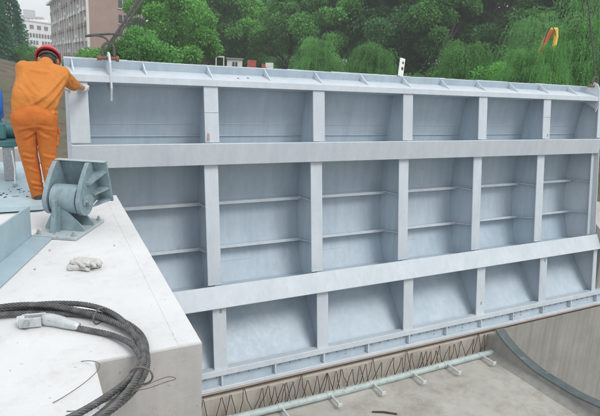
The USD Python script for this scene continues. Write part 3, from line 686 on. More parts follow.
# rope end in its socket inside the coil, and a binding wire
tail = smooth_curve([(0.37, 0.345, 0.02), (0.44, 0.28, 0.02), (0.52, 0.20, 0.022), (0.585, 0.08, 0.035), (0.625, -0.06, 0.045), (0.62, -0.22, 0.045)], 70)
obj('rope_end', rope(resample(tail, 0.012), 0.0165, 6, 0.125, 5), 'wire_rope', rc, smooth=True)
sk = obj('socket', tube(smooth_curve([(0.20, 0.49, 0.034), (0.26, 0.455, 0.034), (0.33, 0.385, 0.032), (0.385, 0.335, 0.028)], 12), [0.024, 0.036, 0.037, 0.036, 0.035, 0.034, 0.033, 0.031, 0.029, 0.027, 0.024, 0.020], 20), 'galvanised', rc, smooth=True)
def clev(dy):
    a = np.array([0.20 + dy * 0.5, 0.49 + dy, 0.034]); b = np.array([0.10 + dy * 0.3, 0.505 + dy, 0.034])
    return trimesh.convex.convex_hull(np.vstack([np.array(s) + p for p in (a, b) for s in np.ndindex(2, 2, 2) for s in [np.array(s) * [0.02, 0.018, 0.05] - [0.01, 0.009, 0.025]]]))
obj('clevis_arm', clev(0.026), 'galvanised', rc); obj('clevis_arm', clev(-0.03), 'galvanised', rc)
obj('clevis_pin', cyl((0.118, 0.44, 0.034), (0.125, 0.565, 0.034), 0.017, 14), 'bolt_steel', rc, smooth=40)
obj('clevis_collar', tube([(0.075, 0.507, 0.03), (0.115, 0.505, 0.034)], 0.034, 16), 'galvanised', rc, smooth=40)
a = np.linspace(0, 2 * math.pi, 40)
for cx, cy, ang_ in ((0.505, 0.40, 0.75), (0.60, -0.33, -0.5)):
    ring = [(cx + 0.055 * math.cos(q) * math.cos(ang_), cy + 0.055 * math.cos(q) * math.sin(ang_), 0.044 + 0.046 * math.sin(q)) for q in a]
    obj('binding', tube(ring, 0.005, 6), 'thin_wire', rc)
w1 = thing('tie_wire', 'thin loose tie wire with a looped end sticking out past the pier corner', 'wire')
P1 = smooth_curve([(0.10, 2.27, 0.006), (0.24, 2.26, 0.012), (0.36, 2.25, 0.045), (0.46, 2.245, 0.05), (0.545, 2.265, 0.05), (0.585, 2.285, 0.045), (0.575, 2.30, 0.045), (0.50, 2.285, 0.055), (0.43, 2.26, 0.055), (0.37, 2.23, 0.05)], 70)
obj('wire', tube(P1, 0.0022, 6), 'thin_wire', w1, smooth=True)
w2 = thing('tie_wire', 'thin curved tie wire springing up inside the rope coil', 'wire')
P2 = smooth_curve([(0.05, 2.36, 0.004), (0.18, 2.42, 0.03), (0.27, 2.52, 0.05), (0.245, 2.62, 0.03), (0.20, 2.68, 0.004)], 50)
obj('wire', tube(P2, 0.0018, 6), 'thin_wire', w2, smooth=True)
# crumbs and scraps on the deck
for k in range(7):
    x, y = rng.uniform(-0.05, 0.72), rng.uniform(3.4, 6.2)
    if math.hypot(x - BC[0], y - BC[1]) < 0.42: continue
    m = trimesh.creation.icosphere(1, rng.uniform(0.004, 0.009)); m.vertices *= rng.uniform(0.6, 1.3, m.vertices.shape); m.apply_translation((x, y, 0.005))
    tag(obj('concrete_crumb', m, 'sill_concrete'), 'small loose crumb of concrete on the pier deck', 'crumb', 'crumbs on the pier deck')

# ================================================================== the worker
wk = thing('person', 'worker in orange overalls and red helmet leaning over the gate', 'person', (0.13, 6.02, 0.065))
O = np.array([0.13, 6.02, 0.065])
def J(x, y, z): return tuple(np.array([x, y, z]) - O)
hipL, hipR = J(0.035, 6.0, 0.90), J(0.235, 6.0, 0.90)
kneL, kneR = J(0.062, 6.06, 0.50), J(0.235, 6.02, 0.50)
ankL, ankR = J(0.125, 6.13, 0.14), J(0.27, 6.06, 0.14)
pel = J(0.135, 6.0, 0.95)
wai = J(0.16, 6.03, 1.05)
chs = J(0.225, 6.17, 1.27)
nec = J(0.275, 6.25, 1.405)
hed = J(0.31, 6.385, 1.475)
shL, shR = J(0.075, 6.20, 1.385), J(0.43, 6.235, 1.355)
elL, elR = J(0.16, 6.50, 1.22), J(0.565, 6.44, 1.235)
wrL, wrR = J(0.43, 6.66, 1.19), J(0.672, 6.655, 1.185)
def mv(p, *d): return tuple(np.array(p) + d)
body = [[(hipL, .085), (kneL, .058)], [(kneL, .056), (ankL, .04)], [(hipR, .085), (kneR, .058)], [(kneR, .056), (ankR, .04)],
        [(hipL, .085), (hipR, .085), (wai, .085)], [(wai, .085), (mv(chs, -.10, 0, 0), .075), (mv(chs, .10, 0, 0), .075)],
        [(mv(chs, -.10, 0, 0), .07), (mv(chs, .10, 0, 0), .07), (shL, .05), (shR, .05), (nec, .06)],
        [(nec, .056), (mv(hed, 0, -.02, -.02), .058)],
        [(hed, .083), (mv(hed, 0.012, .05, -.04), .062)], [(mv(hed, 0.01, .055, -.035), .06), (mv(hed, .012, .075, -.085), .034)],
        [(mv(hed, .012, .10, -.035), .014), (mv(hed, .012, .125, -.055), .013)],
        [(mv(hed, -.086, .005, -.02), .018), (mv(hed, -.082, .0, .012), .02)], [(mv(hed, .086, .005, -.02), .018), (mv(hed, .082, .0, .012), .02)],
        [(shL, .055), (elL, .042)], [(elL, .041), (wrL, .028)], [(shR, .055), (elR, .042)], [(elR, .041), (wrR, .028)]]
obj('body', chain(body, 0.022, 10), 'skin', wk, smooth=True)
shirt = [[(mv(wai, -.15, -.01, -.12), .075), (mv(wai, -.115, 0, -.10), .09), (mv(wai, .105, 0, -.10), .085), (mv(wai, -.12, .0, .05), .10), (mv(wai, .12, .0, .05), .10)],
         [(mv(wai, -.12, .0, .05), .10), (mv(wai, .12, .0, .05), .10), (mv(chs, -.125, 0, 0), .105), (mv(chs, .125, 0, 0), .105)],
         [(mv(chs, -.125, 0, 0), .105), (mv(chs, .125, 0, 0), .105), (mv(shL, .0, 0, -.01), .078), (mv(shR, -.0, 0, -.01), .078), (mv(nec, 0, -.01, -.03), .088)],
         [(mv(nec, 0, -.015, -.03), .085), (mv(nec, 0.004, .012, .028), .074)],
         [(shL, .078), (mv(elL, 0, -.02, 0), .066)],
         [(mv(shR, -.03, 0, -.01), .085), (mv(elR, -.025, -.04, .0), .066)]]
sh = chain(shirt, 0.011, 14, 0.006, 5.0, 4)
def folds(t, lines, amp, w):
    """Raises cloth folds along lines given in world x, z (with a start and an end)."""
    P = t.vertices + O; h = np.zeros(len(P))
    for (x0, z0), (x1, z1), k, bend in lines:
        a, b = np.array([x0, z0]), np.array([x1, z1]); d = b - a; L = np.linalg.norm(d); d = d / L; nn = np.array([-d[1], d[0]])
        q = P[:, [0, 2]] - a; u = q @ d / L; v = q @ nn - bend * np.sin(np.clip(u, 0, 1) * math.pi)
        e = np.clip(np.minimum(u, 1 - u) * 4 + 0.35, 0, 1)
        h += k * e * (np.exp(-(v / w) ** 2) - 0.75 * np.exp(-((v - 1.7 * w) / (1.1 * w)) ** 2))
    t.vertices = t.vertices + t.vertex_normals * (amp * h)[:, None]
    return t
sh = folds(sh, [((0.42, 1.32), (0.10, 1.04), 1, 0.02), ((0.43, 1.26), (0.17, 0.97), 0.9, 0.015), ((0.06, 1.33), (0.20, 1.12), 0.7, -0.02), ((0.03, 1.22), (0.13, 0.98), 0.8, 0.02), ((0.36, 1.12), (0.28, 0.93), 0.9, 0.01), ((0.0, 0.98), (0.16, 0.93), 1.0, 0.01), ((0.22, 0.94), (0.36, 0.97), 1.0, 0.01), ((0.46, 1.35), (0.50, 1.22), 0.9, 0.0), ((0.52, 1.30), (0.54, 1.20), 0.8, 0.0), ((0.12, 1.38), (0.36, 1.37), 0.7, -0.012)], 0.0125, 0.016)
obj('shirt', sh, 'orange_shirt', wk, smooth=True)
def band(cx, cy, cz, rx, ry, r, tilt=0.0):
    a = np.linspace(0, 2 * math.pi, 50)
    return tube([(cx + rx * math.cos(q), cy + ry * math.sin(q), cz + tilt * math.cos(q) + 0.004 * math.sin(7 * q)) for q in a], r, 10)
obj('waistband', band(wai[0] - 0.025, wai[1] - 0.008, wai[2] - 0.188, 0.208, 0.105, 0.014, 0.008), 'orange_seam', wk, smooth=True)
tr = [[(hipL, .118), (hipR, .115), (mv(pel, -.03, 0, .0), .115), (mv(pel, .03, 0, .0), .115)], [(hipL, .115), (mv(kneL, 0, 0, .05), .082)], [(mv(kneL, 0, 0, .05), .082), (mv(ankL, 0, 0, -.05), .064)],
      [(hipR, .115), (mv(kneR, 0, 0, .05), .082)], [(mv(kneR, 0, 0, .05), .082), (mv(ankR, 0, 0, -.05), .064)]]
tz = folds(chain(tr, 0.011, 12, 0.005, 5.0, 8), [((0.135, 0.80), (0.02, 0.72), 1, 0.01), ((0.14, 0.80), (0.26, 0.72), 1, -0.01), ((0.13, 0.84), (-0.04, 0.80), 0.8, 0.0), ((0.15, 0.84), (0.31, 0.80), 0.8, 0.0), ((0.0, 0.56), (0.10, 0.52), 1, 0.0), ((0.0, 0.50), (0.11, 0.47), 0.9, 0.0), ((0.18, 0.55), (0.30, 0.51), 1, 0.0), ((0.04, 0.42), (0.14, 0.36), 0.8, 0.0), ((0.06, 0.26), (0.17, 0.22), 1.1, 0.0), ((0.08, 0.20), (0.18, 0.17), 1.1, 0.0), ((0.20, 0.40), (0.32, 0.36), 0.8, 0.0), ((0.135, 0.95), (0.137, 0.74), 0.7, 0.0)], 0.011, 0.014)
obj('trousers', tz, 'orange_trousers', wk, smooth=True)
obj('back_yoke_seam', tube([tuple(np.array(p) - O) for p in ((0.045, 6.115, 1.315), (0.13, 6.075, 1.30), (0.24, 6.066, 1.292), (0.34, 6.095, 1.292), (0.42, 6.14, 1.30))], 0.003, 6), 'orange_seam', wk, smooth=True)
# cargo pocket on the right thigh
pk = chain([[(mv(kneR, .088, -.02, .14), .02), (mv(kneR, .088, .05, .14), .02), (mv(kneR, .108, -.02, .29), .02), (mv(kneR, .108, .05, .29), .02)]], 0.015, 4, 0.006, 12, 2)
po = obj('cargo_pocket', pk, 'orange_trousers', wk, smooth=True)
obj('pocket_flap', chain([[(mv(kneR, .112, -.035, .265), .014), (mv(kneR, .112, .06, .265), .014), (mv(kneR, .114, -.035, .31), .014), (mv(kneR, .114, .06, .31), .014)]], 0.015, 4), 'orange_seam', po, smooth=True)
for s, k_ in ((ankL, -1), (ankR, 1)):
    obj('boot', chain([[(mv(s, 0, -.03, -.085), .05), (mv(s, .01 * k_, .13, -.10), .036), (mv(s, 0, -.01, -.01), .056)]], 0.015, 6), 'black_shoe', wk, smooth=True)
# hair, helmet
obj('hair', chain([[(mv(hed, 0, -.022, .0), .078), (mv(hed, 0, -.028, -.048), .062)]], 0.012, 6, 0.006, 40, 3), 'hair', wk, smooth=True)
hs = m3.Manifold.sphere(1.0, 48).scale((0.118, 0.138, 0.115)) - m3.Manifold.sphere(1.0, 48).scale((0.110, 0.130, 0.107))
hs = hs.trim_by_plane((0, 0, 1), 0.0)
br = (m3.Manifold.cylinder(0.010, 1, 1, 48).scale((0.128, 0.150, 1)) - m3.Manifold.cylinder(0.03, 1, 1, 48).scale((0.110, 0.130, 1)).translate((0, 0, -0.01))).translate((0, 0.004, -0.004))
pk_ = hull([((0, 0.11, 0.004), 0.007), ((0.07, 0.10, 0.004), 0.007), ((-0.07, 0.10, 0.004), 0.007), ((0.0, 0.20, -0.004), 0.006), ((0.05, 0.175, -0.002), 0.006), ((-0.05, 0.175, -0.002), 0.006)]) - m3.Manifold.sphere(1.0, 48).scale((0.112, 0.132, 0.108))
ridge = hull([((0, -0.09, 0.075), 0.012), ((0, 0.0, 0.112), 0.012), ((0, 0.09, 0.077), 0.012)]) - m3.Manifold.sphere(1.0, 48).scale((0.112, 0.132, 0.108))
R_ = lambda m: m.rotate((-46.0, 4.0, -8.0)).translate(tuple(map(float, mv(hed, 0, .022, .03))))
hm = obj('helmet', R_(hs + br + pk_ + ridge), 'red_helmet', wk, smooth=35)
obj('helmet_strap', R_(m3.Manifold.cylinder(0.022, 1, 1, 40).scale((0.098, 0.116, 1)) - m3.Manifold.cylinder(0.05, 1, 1, 40).scale((0.092, 0.110, 1)).translate((0, 0, -0.01))).translate((0, -0.004, -0.03)), 'strap_grey', hm, smooth=35)
# gloved hands: palm, four fingers and a thumb closed on the post edge
def hand(w, d, up, sgn):
    w = np.array(w); d = np.array(d, float); d /= np.linalg.norm(d); up = np.array(up, float); up -= d * (up @ d); up /= np.linalg.norm(up); sd = np.cross(d, up) * sgn
    P = lambda a, b, c: tuple(w + d * a + sd * b + up * c)
    b = [[(P(-.03, 0, 0), .033), (P(.02, .022, 0), .024), (P(.02, -.022, 0), .024)], [(P(.02, .026, 0), .021), (P(.02, -.026, 0), .021), (P(.085, .032, 0), .016), (P(.085, -.030, 0), .016)]]
    for k in range(4):
        y = .033 - .022 * k; L = (.032, .037, .035, .028)[k]
        b += [[(P(.085, y, 0), .0125), (P(.085 + L, y, -.008), .0115)], [(P(.085 + L, y, -.008), .0115), (P(.085 + L * 1.45, y, -.034), .0105)], [(P(.085 + L * 1.45, y, -.034), .0105), (P(.085 + L * 1.2, y, -.055), .0095)]]
    b += [[(P(.015, .030, -.004), .017), (P(.055, .058, -.022), .0135)], [(P(.055, .058, -.022), .0135), (P(.082, .050, -.045), .0115)]]
    return chain(b, 0.006, 5)
obj('glove', hand(wrR, (0.25, 0.9, 0.30), (0.1, -0.3, 1), -1), 'white_cotton', wk, smooth=True)
obj('glove', hand(wrL, (0.6, 0.75, 0.15), (0, -0.2, 1), 1), 'white_cotton', wk, smooth=True)

# ================================================================== buildings far behind
def rotated(m, loc, ang):
    m.apply_transform(trimesh.transformations.rotation_matrix(ang, [0, 0, 1])); m.apply_translation(loc); return m
# brown apartment block: corner A nearest, long facade towards B, gable end towards C
A, B, Cc = along(91.5, 60, 108), along(55, 57, 172), along(116, 61, 113)
def frame(p, q):
    d = (q - p)[:2]; L = float(np.linalg.norm(d)); return L, math.degrees(math.atan2(d[1], d[0]))
Lf, af = frame(B, A)
ap = thing('apartment_block', 'tall brown apartment block with grey bay columns behind the worker', 'building', (B[0], B[1], -0.6), (0, 0, af))
H = 16.0
Lg = float(np.linalg.norm((Cc - A)[:2]))
obj('wall', bx(0, Lf, 0, 8.0, 0, H), 'facade_beige', ap)
obj('gable_wall', bx(Lf + 0.001, Lf + 0.35, -0.2, 8.2, 0, H + 0.5), 'brown_brick', ap)
obj('corner_pilaster', bx(Lf + 0.002, Lf + 0.5, -0.62, -0.201, 0, H), 'grey_trim', ap)
obj('cornice', bx(-0.6, Lf + 0.7, -1.5, -0.001, H, H + 0.45), 'grey_trim', ap)
obj('roof', trimesh.convex.convex_hull(np.array([(-0.6, -1.5, H + 0.46), (Lf + 0.7, -1.5, H + 0.46), (-0.6, 8.5, H + 0.46), (Lf + 0.7, 8.5, H + 0.46), (1, 3, H + 4.0), (Lf - 1, 3, H + 4.0), (1, 6, H + 4.0), (Lf - 1, 6, H + 4.0)])), 'roof_grey', ap)
nb = int(Lf / 4.2)
for k in range(nb):
    x = (k + 0.5) * Lf / nb
    obj('bay_column', bev(x - 1.75, x - 1.30, -0.62, -0.001, 0, H - 0.01, 0.04), 'grey_trim', ap)
    obj('bay_column', bev(x + 0.95, x + 1.2, -0.35, -0.001, 0, H - 0.01, 0.04), 'brown_brick', ap)
    for fl_ in range(6):
        z = 0.9 + 2.65 * fl_
        w_ = obj('window', bx(x - 1.1, x + 0.8, -0.07, -0.002, z, z + 1.7), 'window_dark', ap)
        obj('frame', bx(x - 0.19, x - 0.11, -0.11, -0.071, z, z + 1.7), 'grey_trim', w_)
        d_ = 0.75 if (k * 5 + fl_ * 3) % 4 else 0.4
        obj('balcony', bx(x - 1.28, x + 0.93, -d_, -0.12, z - 0.75, z - 0.15), ('grey_trim', 'facade_beige')[(k * 2 + fl_) % 2], ap)
        if (k + 2 * fl_) % 5 == 0:
            obj('air_unit', bx(x + 0.96, x + 1.75, -0.75, -0.36, z + 0.1, z + 0.7), 'white_wall', ap)
for fl_ in range(6):
    z = 0.9 + 2.65 * fl_
    w_ = obj('window', bx(Lf + 0.352, Lf + 0.40, 4.9, 6.4, z, z + 1.5), 'window_dark', ap)
    obj('sill', bx(Lf + 0.352, Lf + 0.55, 4.8, 6.5, z - 0.14, z - 0.01), 'grey_trim', w_)
    obj('frame', bx(Lf + 0.401, Lf + 0.44, 5.61, 5.69, z, z + 1.5), 'grey_trim', w_)
# pale gabled block to its right
G0, G1 = along(117, 60, 122), along(147, 62, 128)
Lw, aw = frame(G0, G1)
pb = thing('apartment_block', 'pale gabled apartment block between the brown block and the trees', 'building', (G0[0], G0[1], -0.6), (0, 0, aw))
obj('wall', bx(0, Lw, 0, 9, 0, 17), 'white_wall', pb)
obj('roof', prism([(-0.5, 17.001), (Lw + 0.5, 17.001), (Lw / 2, 21)], 'y', -0.6, 9.5), 'roof_grey', pb)
for x in (1.1, 3.3, 5.5, 7.4):
    if x > Lw - 0.8: continue
    obj('bay_column', bev(x - 1.0, x - 0.65, -0.7, -0.001, 0, 16.9, 0.05), 'brown_brick', pb)
    for fl_ in range(5):
        z = 1.0 + 3.1 * fl_
        w_ = obj('window', bx(x - 0.5, x + 0.6, -0.06, -0.002, z + 0.3, z + 1.9), 'window_dark', pb)
        obj('sill', bx(x - 0.6, x + 0.7, -0.25, -0.002, z + 0.14, z + 0.29), 'grey_trim', w_)
# white office building with rows of windows
W0, W1 = along(14, 57, 262), along(60, 58, 285)
Lw, aw = frame(W0, W1)
wb = thing('office_building', 'long white building with three rows of dark windows at upper left', 'building', (W0[0], W0[1], -0.6), (0, 0, aw))
obj('wall', bx(0, Lw, 0, 14, 0, 17.0), 'white_wall', wb)
obj('roof', bx(-0.3, Lw + 0.3, -0.4, 14.3, 17.001, 17.5), 'white_wall', wb)
obj('stair_head', bx(Lw * 0.75, Lw * 0.9, 3, 9, 17.51, 18.6), 'white_wall', wb)
for fl_, z in enumerate((2.0, 5.0, 8.0, 11.0, 14.3)):
    if fl_ >= 4:
        for k in range(6):
            x = 1.4 + k * (Lw - 2) / 6
            w_ = obj('window', bx(x, x + 2.3, -0.15, -0.002, z - 0.4, z + 1.2), 'window_dark', wb)
            obj('frame', bx(x + 1.1, x + 1.2, -0.2, -0.151, z - 0.4, z + 1.2), 'grey_trim', w_)
    else:
        for k in range(15):
            x = 0.9 + k * (Lw - 1.4) / 15
            if k % 5 == 3 and fl_ < 3: continue
            obj('window', bx(x, x + 1.15, -0.15, -0.002, z - 0.6, z + 1.1), 'window_dark', wb)
T0 = along(20, 57, 520)
tb = thing('far_tower', 'faint grey tower block fading into the haze above the white building', 'building', (T0[0], T0[1], 0), (0, 0, -5))
obj('wall', bx(0, 19.5, 0, 16, 0, 34), 'tower_wall', tb)
obj('roof', bx(4.5, 13, 2, 12, 34.001, 39), 'tower_wall', tb)
for k in range(6):
    for j in range(7):
        obj('window', bx(1.2 + 3.05 * k, 2.9 + 3.05 * k, -0.2, -0.002, 9 + 3.6 * j, 10.9 + 3.6 * j), 'window_dark', tb)

# huts and boards glimpsed under the trees
h0 = along(227, 60, 46)
hut = thing('small_hut', 'small white hut with a dark window seen just above the crest', 'hut', (h0[0], h0[1], -0.5), (0, 0, -20))
obj('wall', bx(0, 1.25, 0, 1.2, 0, 2.72), 'hut_white', hut)
obj('roof', bx(-0.1, 1.35, -0.12, 1.3, 2.721, 2.80), 'roof_grey', hut)
w_ = obj('window', bx(0.45, 0.85, -0.03, -0.002, 2.05, 2.5), 'window_dark', hut); obj('frame', bx(0.63, 0.67, -0.05, -0.031, 2.05, 2.5), 'hut_white', w_)
h1 = along(215.5, 60, 46)
fr = thing('door_frame', 'white open frame standing beside the small white hut', 'frame', (h1[0], h1[1], -0.5), (0, 0, -20))
for x in (0, 0.62): obj('post', bx(x, x + 0.1, 0, 0.1, 0, 2.9), 'hut_white', fr)
obj('lintel', bx(0.101, 0.619, 0.005, 0.095, 2.78, 2.9), 'hut_white', fr)
h2 = along(247.5, 60, 48)
rb_ = thing('red_board', 'dull red board under the trees right of the white hut', 'board', (h2[0], h2[1], -0.5), (0, 0, -20))
obj('board', bx(0, 0.75, 0, 0.06, 1.5, 2.75), 'hut_red', rb_)
for x in (0.05, 0.6): obj('post', bx(x, x + 0.08, 0.061, 0.14, 0, 2.75), 'bark', rb_)
h3 = along(262, 60, 44)
cb = thing('cabinet', 'white cabinet with a red side under the trees above the crest', 'cabinet', (h3[0], h3[1], -0.5), (0, 0, -28))
obj('cabinet_body', bev(0.28, 0.88, 0, 0.6, 0, 2.55, 0.02), 'hut_white', cb)
obj('side_panel', bx(0.0, 0.279, 0.02, 0.58, 0, 2.45), 'hut_red', cb)
obj('door', bx(0.34, 0.82, -0.015, -0.001, 0.3, 2.4), 'hut_white', cb)

# excavator standing behind the willows, only its arm shows
e0 = along(532, 88, 24.5)
ex = thing('excavator', 'excavator among the willows with only its orange and yellow arm showing', 'excavator', (e0[0], e0[1], -0.4), (0, 0, -50))
for y in (-0.95, 0.95):
    obj('track', trimesh.convex.convex_hull(np.vstack([tube([(x, y - 0.2, 0.35), (x, y + 0.2, 0.35)], 0.34, 14).vertices for x in (-1.9, 0.1)])), 'track_black', ex)
obj('body', bev(-2.2, 0.1, -1.1, 1.1, 0.75, 1.45, 0.08), 'excavator_yellow', ex)
cab = obj('cab', bev(-0.8, 0.2, 0.2, 1.05, 1.451, 2.3, 0.06), 'excavator_yellow', ex)
obj('window', bx(-0.6, 0.1, 1.051, 1.056, 1.65, 2.2), 'window_dark', cab)
obj('boom', tube(smooth_curve([(-0.1, -0.25, 1.3), (-0.02, -0.25, 2.1), (0.05, -0.25, 2.9), (0.20, -0.25, 3.55), (0.42, -0.25, 4.0)], 24), 0.10, 10), 'excavator_orange', ex, smooth=True)
obj('stick', tube([(0.33, -0.25, 4.02), (0.52, -0.25, 4.02), (0.58, -0.25, 3.75), (0.55, -0.25, 2.7)], [0.10, 0.12, 0.09, 0.06], 10), 'excavator_yellow', ex)
obj('bucket', prism([(0.38, 2.65), (0.78, 2.7), (0.74, 2.2), (0.45, 2.1)], 'y', -0.6, 0.1), 'excavator_yellow', ex)
obj('hose', tube(smooth_curve([(0.0, -0.40, 2.6), (0.15, -0.40, 3.4), (0.38, -0.40, 4.12), (0.55, -0.40, 3.8)], 20), 0.02, 6), 'track_black', ex)

# ================================================================== trees
def leaf_quads(P, D, size, aspect, seed):
    """One bent leaf (two triangles) at each point, its length along D."""
    r = np.random.default_rng(seed)
    D = D / (np.linalg.norm(D, axis=1, keepdims=True) + 1e-9)
    s = np.cross(D, r.normal(size=P.shape)); s /= np.linalg.norm(s, axis=1, keepdims=True) + 1e-9
    L = size * r.uniform(0.6, 1.4, (len(P), 1)); Wd = L * aspect
    nrm = np.cross(D, s)
    V = np.stack([P, P + D * L * 0.5 + s * Wd, P + D * L + nrm * L * 0.12, P + D * L * 0.5 - s * Wd], 1).reshape(-1, 3)
    b = np.arange(len(P))[:, None] * 4
    return V, np.concatenate([b + [0, 1, 2], b + [0, 2, 3]])

def make_broad(seed, h, rad, z0, n_leaf, size, look_, clumps=34):
    r = np.random.default_rng(seed)
    trunk = smooth_curve([(0, 0, -0.3), (0.1 * r.normal(), 0.1 * r.normal(), z0 * 0.6), (0.25 * r.normal(), 0.25 * r.normal(), z0 + 0.35 * (h - z0)), (0.3 * r.normal(), 0.3 * r.normal(), h * 0.86)], 14)
    wood = [tube(trunk, np.linspace(0.032 * h * 0.6, 0.02, 14), 8)]
    C = []
    for k in range(clumps):
        t = (k + 0.5) / clumps; z = z0 + (h - z0) * t
        rr = rad * (math.sin(math.pi * min(1.0, (t * 0.86 + 0.14))) ** 0.65) * r.uniform(0.35, 1.18)
        a = k * 2.4 + r.normal() * 0.4
        c = np.array([rr * math.cos(a), rr * math.sin(a), z + r.normal() * 0.25]); C.append(c)
        b0 = trunk[min(13, int(13 * min(0.95, max(0.2, (c[2] - 0.18 * h) / h))))]
        wood.append(tube(smooth_curve([b0, b0 * 0.5 + c * 0.5 + [0, 0, 0.15], c], 5), np.linspace(0.0075 * h, 0.008, 5), 5))
    C = np.array(C); w = r.uniform(0.6, 1.5, clumps); w /= w.sum()
    k = r.choice(clumps, n_leaf, p=w)
    u = r.normal(size=(n_leaf, 3)); u /= np.linalg.norm(u, axis=1, keepdims=True)
    cr = rad * r.uniform(0.20, 0.44, clumps)
    P = C[k] + u * (cr[k] * r.uniform(0.35, 1.0, n_leaf) ** 0.6)[:, None] * [1, 1, 0.72]
    D = u * 0.7 + r.normal(size=u.shape) * 0.6 + [0, 0, -0.35]
    return cat(wood), leaf_quads(P, D, size, 0.33, seed), look_

def make_willow(seed, h, rad, n_str, look_):
    r = np.random.default_rng(seed)
    trunk = smooth_curve([(0, 0, -0.3), (0.1, 0.1, h * 0.25), (0.2 * r.normal(), 0.2 * r.normal(), h * 0.55), (0.1, 0, h * 0.8)], 12)
    wood = [tube(trunk, np.linspace(0.045 * h * 0.5, 0.04, 12), 8)]
    tips = []
    for k in range(22):
        a = k * 2.4 + r.normal() * 0.3; q = r.uniform(0.25, 1.0) ** 0.6
        zt = h * (0.98 - 0.40 * q ** 2 + 0.09 * r.normal()); q *= 0.8 + 0.3 * math.sin(a * 2 + seed); c = np.array([rad * 0.8 * q * math.cos(a), rad * 0.8 * q * math.sin(a), zt]); tips.append(c)
        b0 = trunk[int(r.integers(4, 11))]
        wood.append(tube(smooth_curve([b0, (b0 + c) / 2 + [0, 0, 0.25 * h * 0.3], c], 6), np.linspace(0.05, 0.012, 6), 5))
    for k in range(26):
        a = k * 2.4 + 1.0; zt = h * r.uniform(0.35, 0.72); q = rad * r.uniform(0.5, 1.05) * (0.85 + 0.25 * math.sin(a * 2 + seed)); tips.append(np.array([q * math.cos(a), q * math.sin(a), zt]))
    tips = np.array(tips); P, D = [], []
    tl = r.uniform(0.16, 0.42, len(tips)) * h
    for s in range(n_str):
        i = r.integers(len(tips)); c0 = tips[i]
        c = c0 + r.normal(size=3) * [0.13 * rad, 0.13 * rad, 0.10]
        L = tl[i] * r.uniform(0.6, 1.25); out = (c[:2] - c0[:2]) * 0.7 + c0[:2] / (np.linalg.norm(c0[:2]) + 0.2) * 0.30
        n = int(L / 0.045); t = np.linspace(0, 1, n)
        sway = r.normal(size=2) * 0.08
        pts = np.stack([c[0] + out[0] * (1 - (1 - t) ** 2) + sway[0] * t, c[1] + out[1] * (1 - (1 - t) ** 2) + sway[1] * t, c[2] + 0.16 * np.sin(t * 3) - L * t ** 1.3], 1)
        pts += r.normal(size=pts.shape) * 0.03
        P.append(pts); d = np.zeros((n, 3)); d[:, 2] = -1; D.append(d + r.normal(size=(n, 3)) * 0.5)
    P, D = np.vstack(P), np.vstack(D); ok = P[:, 2] > 0.0
    return cat(wood), leaf_quads(P[ok], D[ok], 0.115, 0.17, seed), look_

def make_conifer(seed, h, rad, n_leaf, look_):
    r = np.random.default_rng(seed)
    wood = [tube([(0, 0, -0.3), (0, 0, h)], [0.03 * h * 0.5, 0.01], 8)]
    t = r.uniform(0, 1, n_leaf) ** 1.4; a = r.uniform(0, 2 * math.pi, n_leaf)
    lob = 0.72 + 0.28 * np.sin(a * 7 + t * 40) * np.sin(t * 55)
    rr = rad * (1 - t) ** 0.8 * lob * r.uniform(0.3, 1, n_leaf) ** 0.5
    P = np.stack([rr * np.cos(a), rr * np.sin(a), 0.04 * h + 0.97 * h * t - 0.12 * rr], 1)
    D = np.stack([np.cos(a), np.sin(a), -0.25 + 0 * a], 1) + r.normal(size=(n_leaf, 3)) * 0.4
    return cat(wood), leaf_quads(P, D, 0.24, 0.2, seed), look_

PROTO = {}
def proto(kind, made):
    wood, (V, F), look_ = made
    p = f'/World/Looks/{kind}_source'
    c = stage.CreateClassPrim(p)
    usdkit.mesh(stage, p + '/trunk', wood, LOOK['bark'], smooth=True)
    usdkit.mesh(stage, p + '/crown', trimesh.Trimesh(V, F, process=False), LOOK[look_])
    PROTO[kind] = p
proto('broad_a', make_broad(11, 10, 3.4, 3.3, 36000, 0.22, 'leaf_mid'))
proto('broad_b', make_broad(12, 9, 3.2, 1.6, 36000, 0.20, 'leaf_bright'))
proto('broad_c', make_broad(13, 11, 3.6, 2.2, 36000, 0.24, 'leaf_dark', 40))
proto('broad_d', make_broad(14, 10, 3.0, 3.7, 34000, 0.21, 'leaf_mid', 30))
proto('willow_a', make_willow(21, 5.0, 2.4, 1500, 'leaf_willow'))
proto('willow_b', make_willow(22, 6.5, 2.6, 1600, 'leaf_willow'))
proto('conifer_a', make_conifer(31, 9, 2.6, 16000, 'leaf_conifer'))
proto('bush_a', make_broad(41, 2.4, 1.5, 0.3, 13000, 0.095, 'leaf_bright', 22))
proto('bush_b', make_broad(42, 2.2, 1.6, 0.2, 13000, 0.095, 'leaf_mid', 22))

def plant(kind, name, px, dist, sc, label, group=None, rz=None, cat_='tree', sz=None):
    p = along(px, 70, dist)
    copy(PROTO[kind], name, (p[0], p[1], terrain(np.array([p[0]]), np.array([p[1]]))[0] - 0.05), rng.uniform(0, 360) if rz is None else rz, (sc, sc, sz or sc), label, cat_, group)

GB = 'broadleaf trees behind the gate'
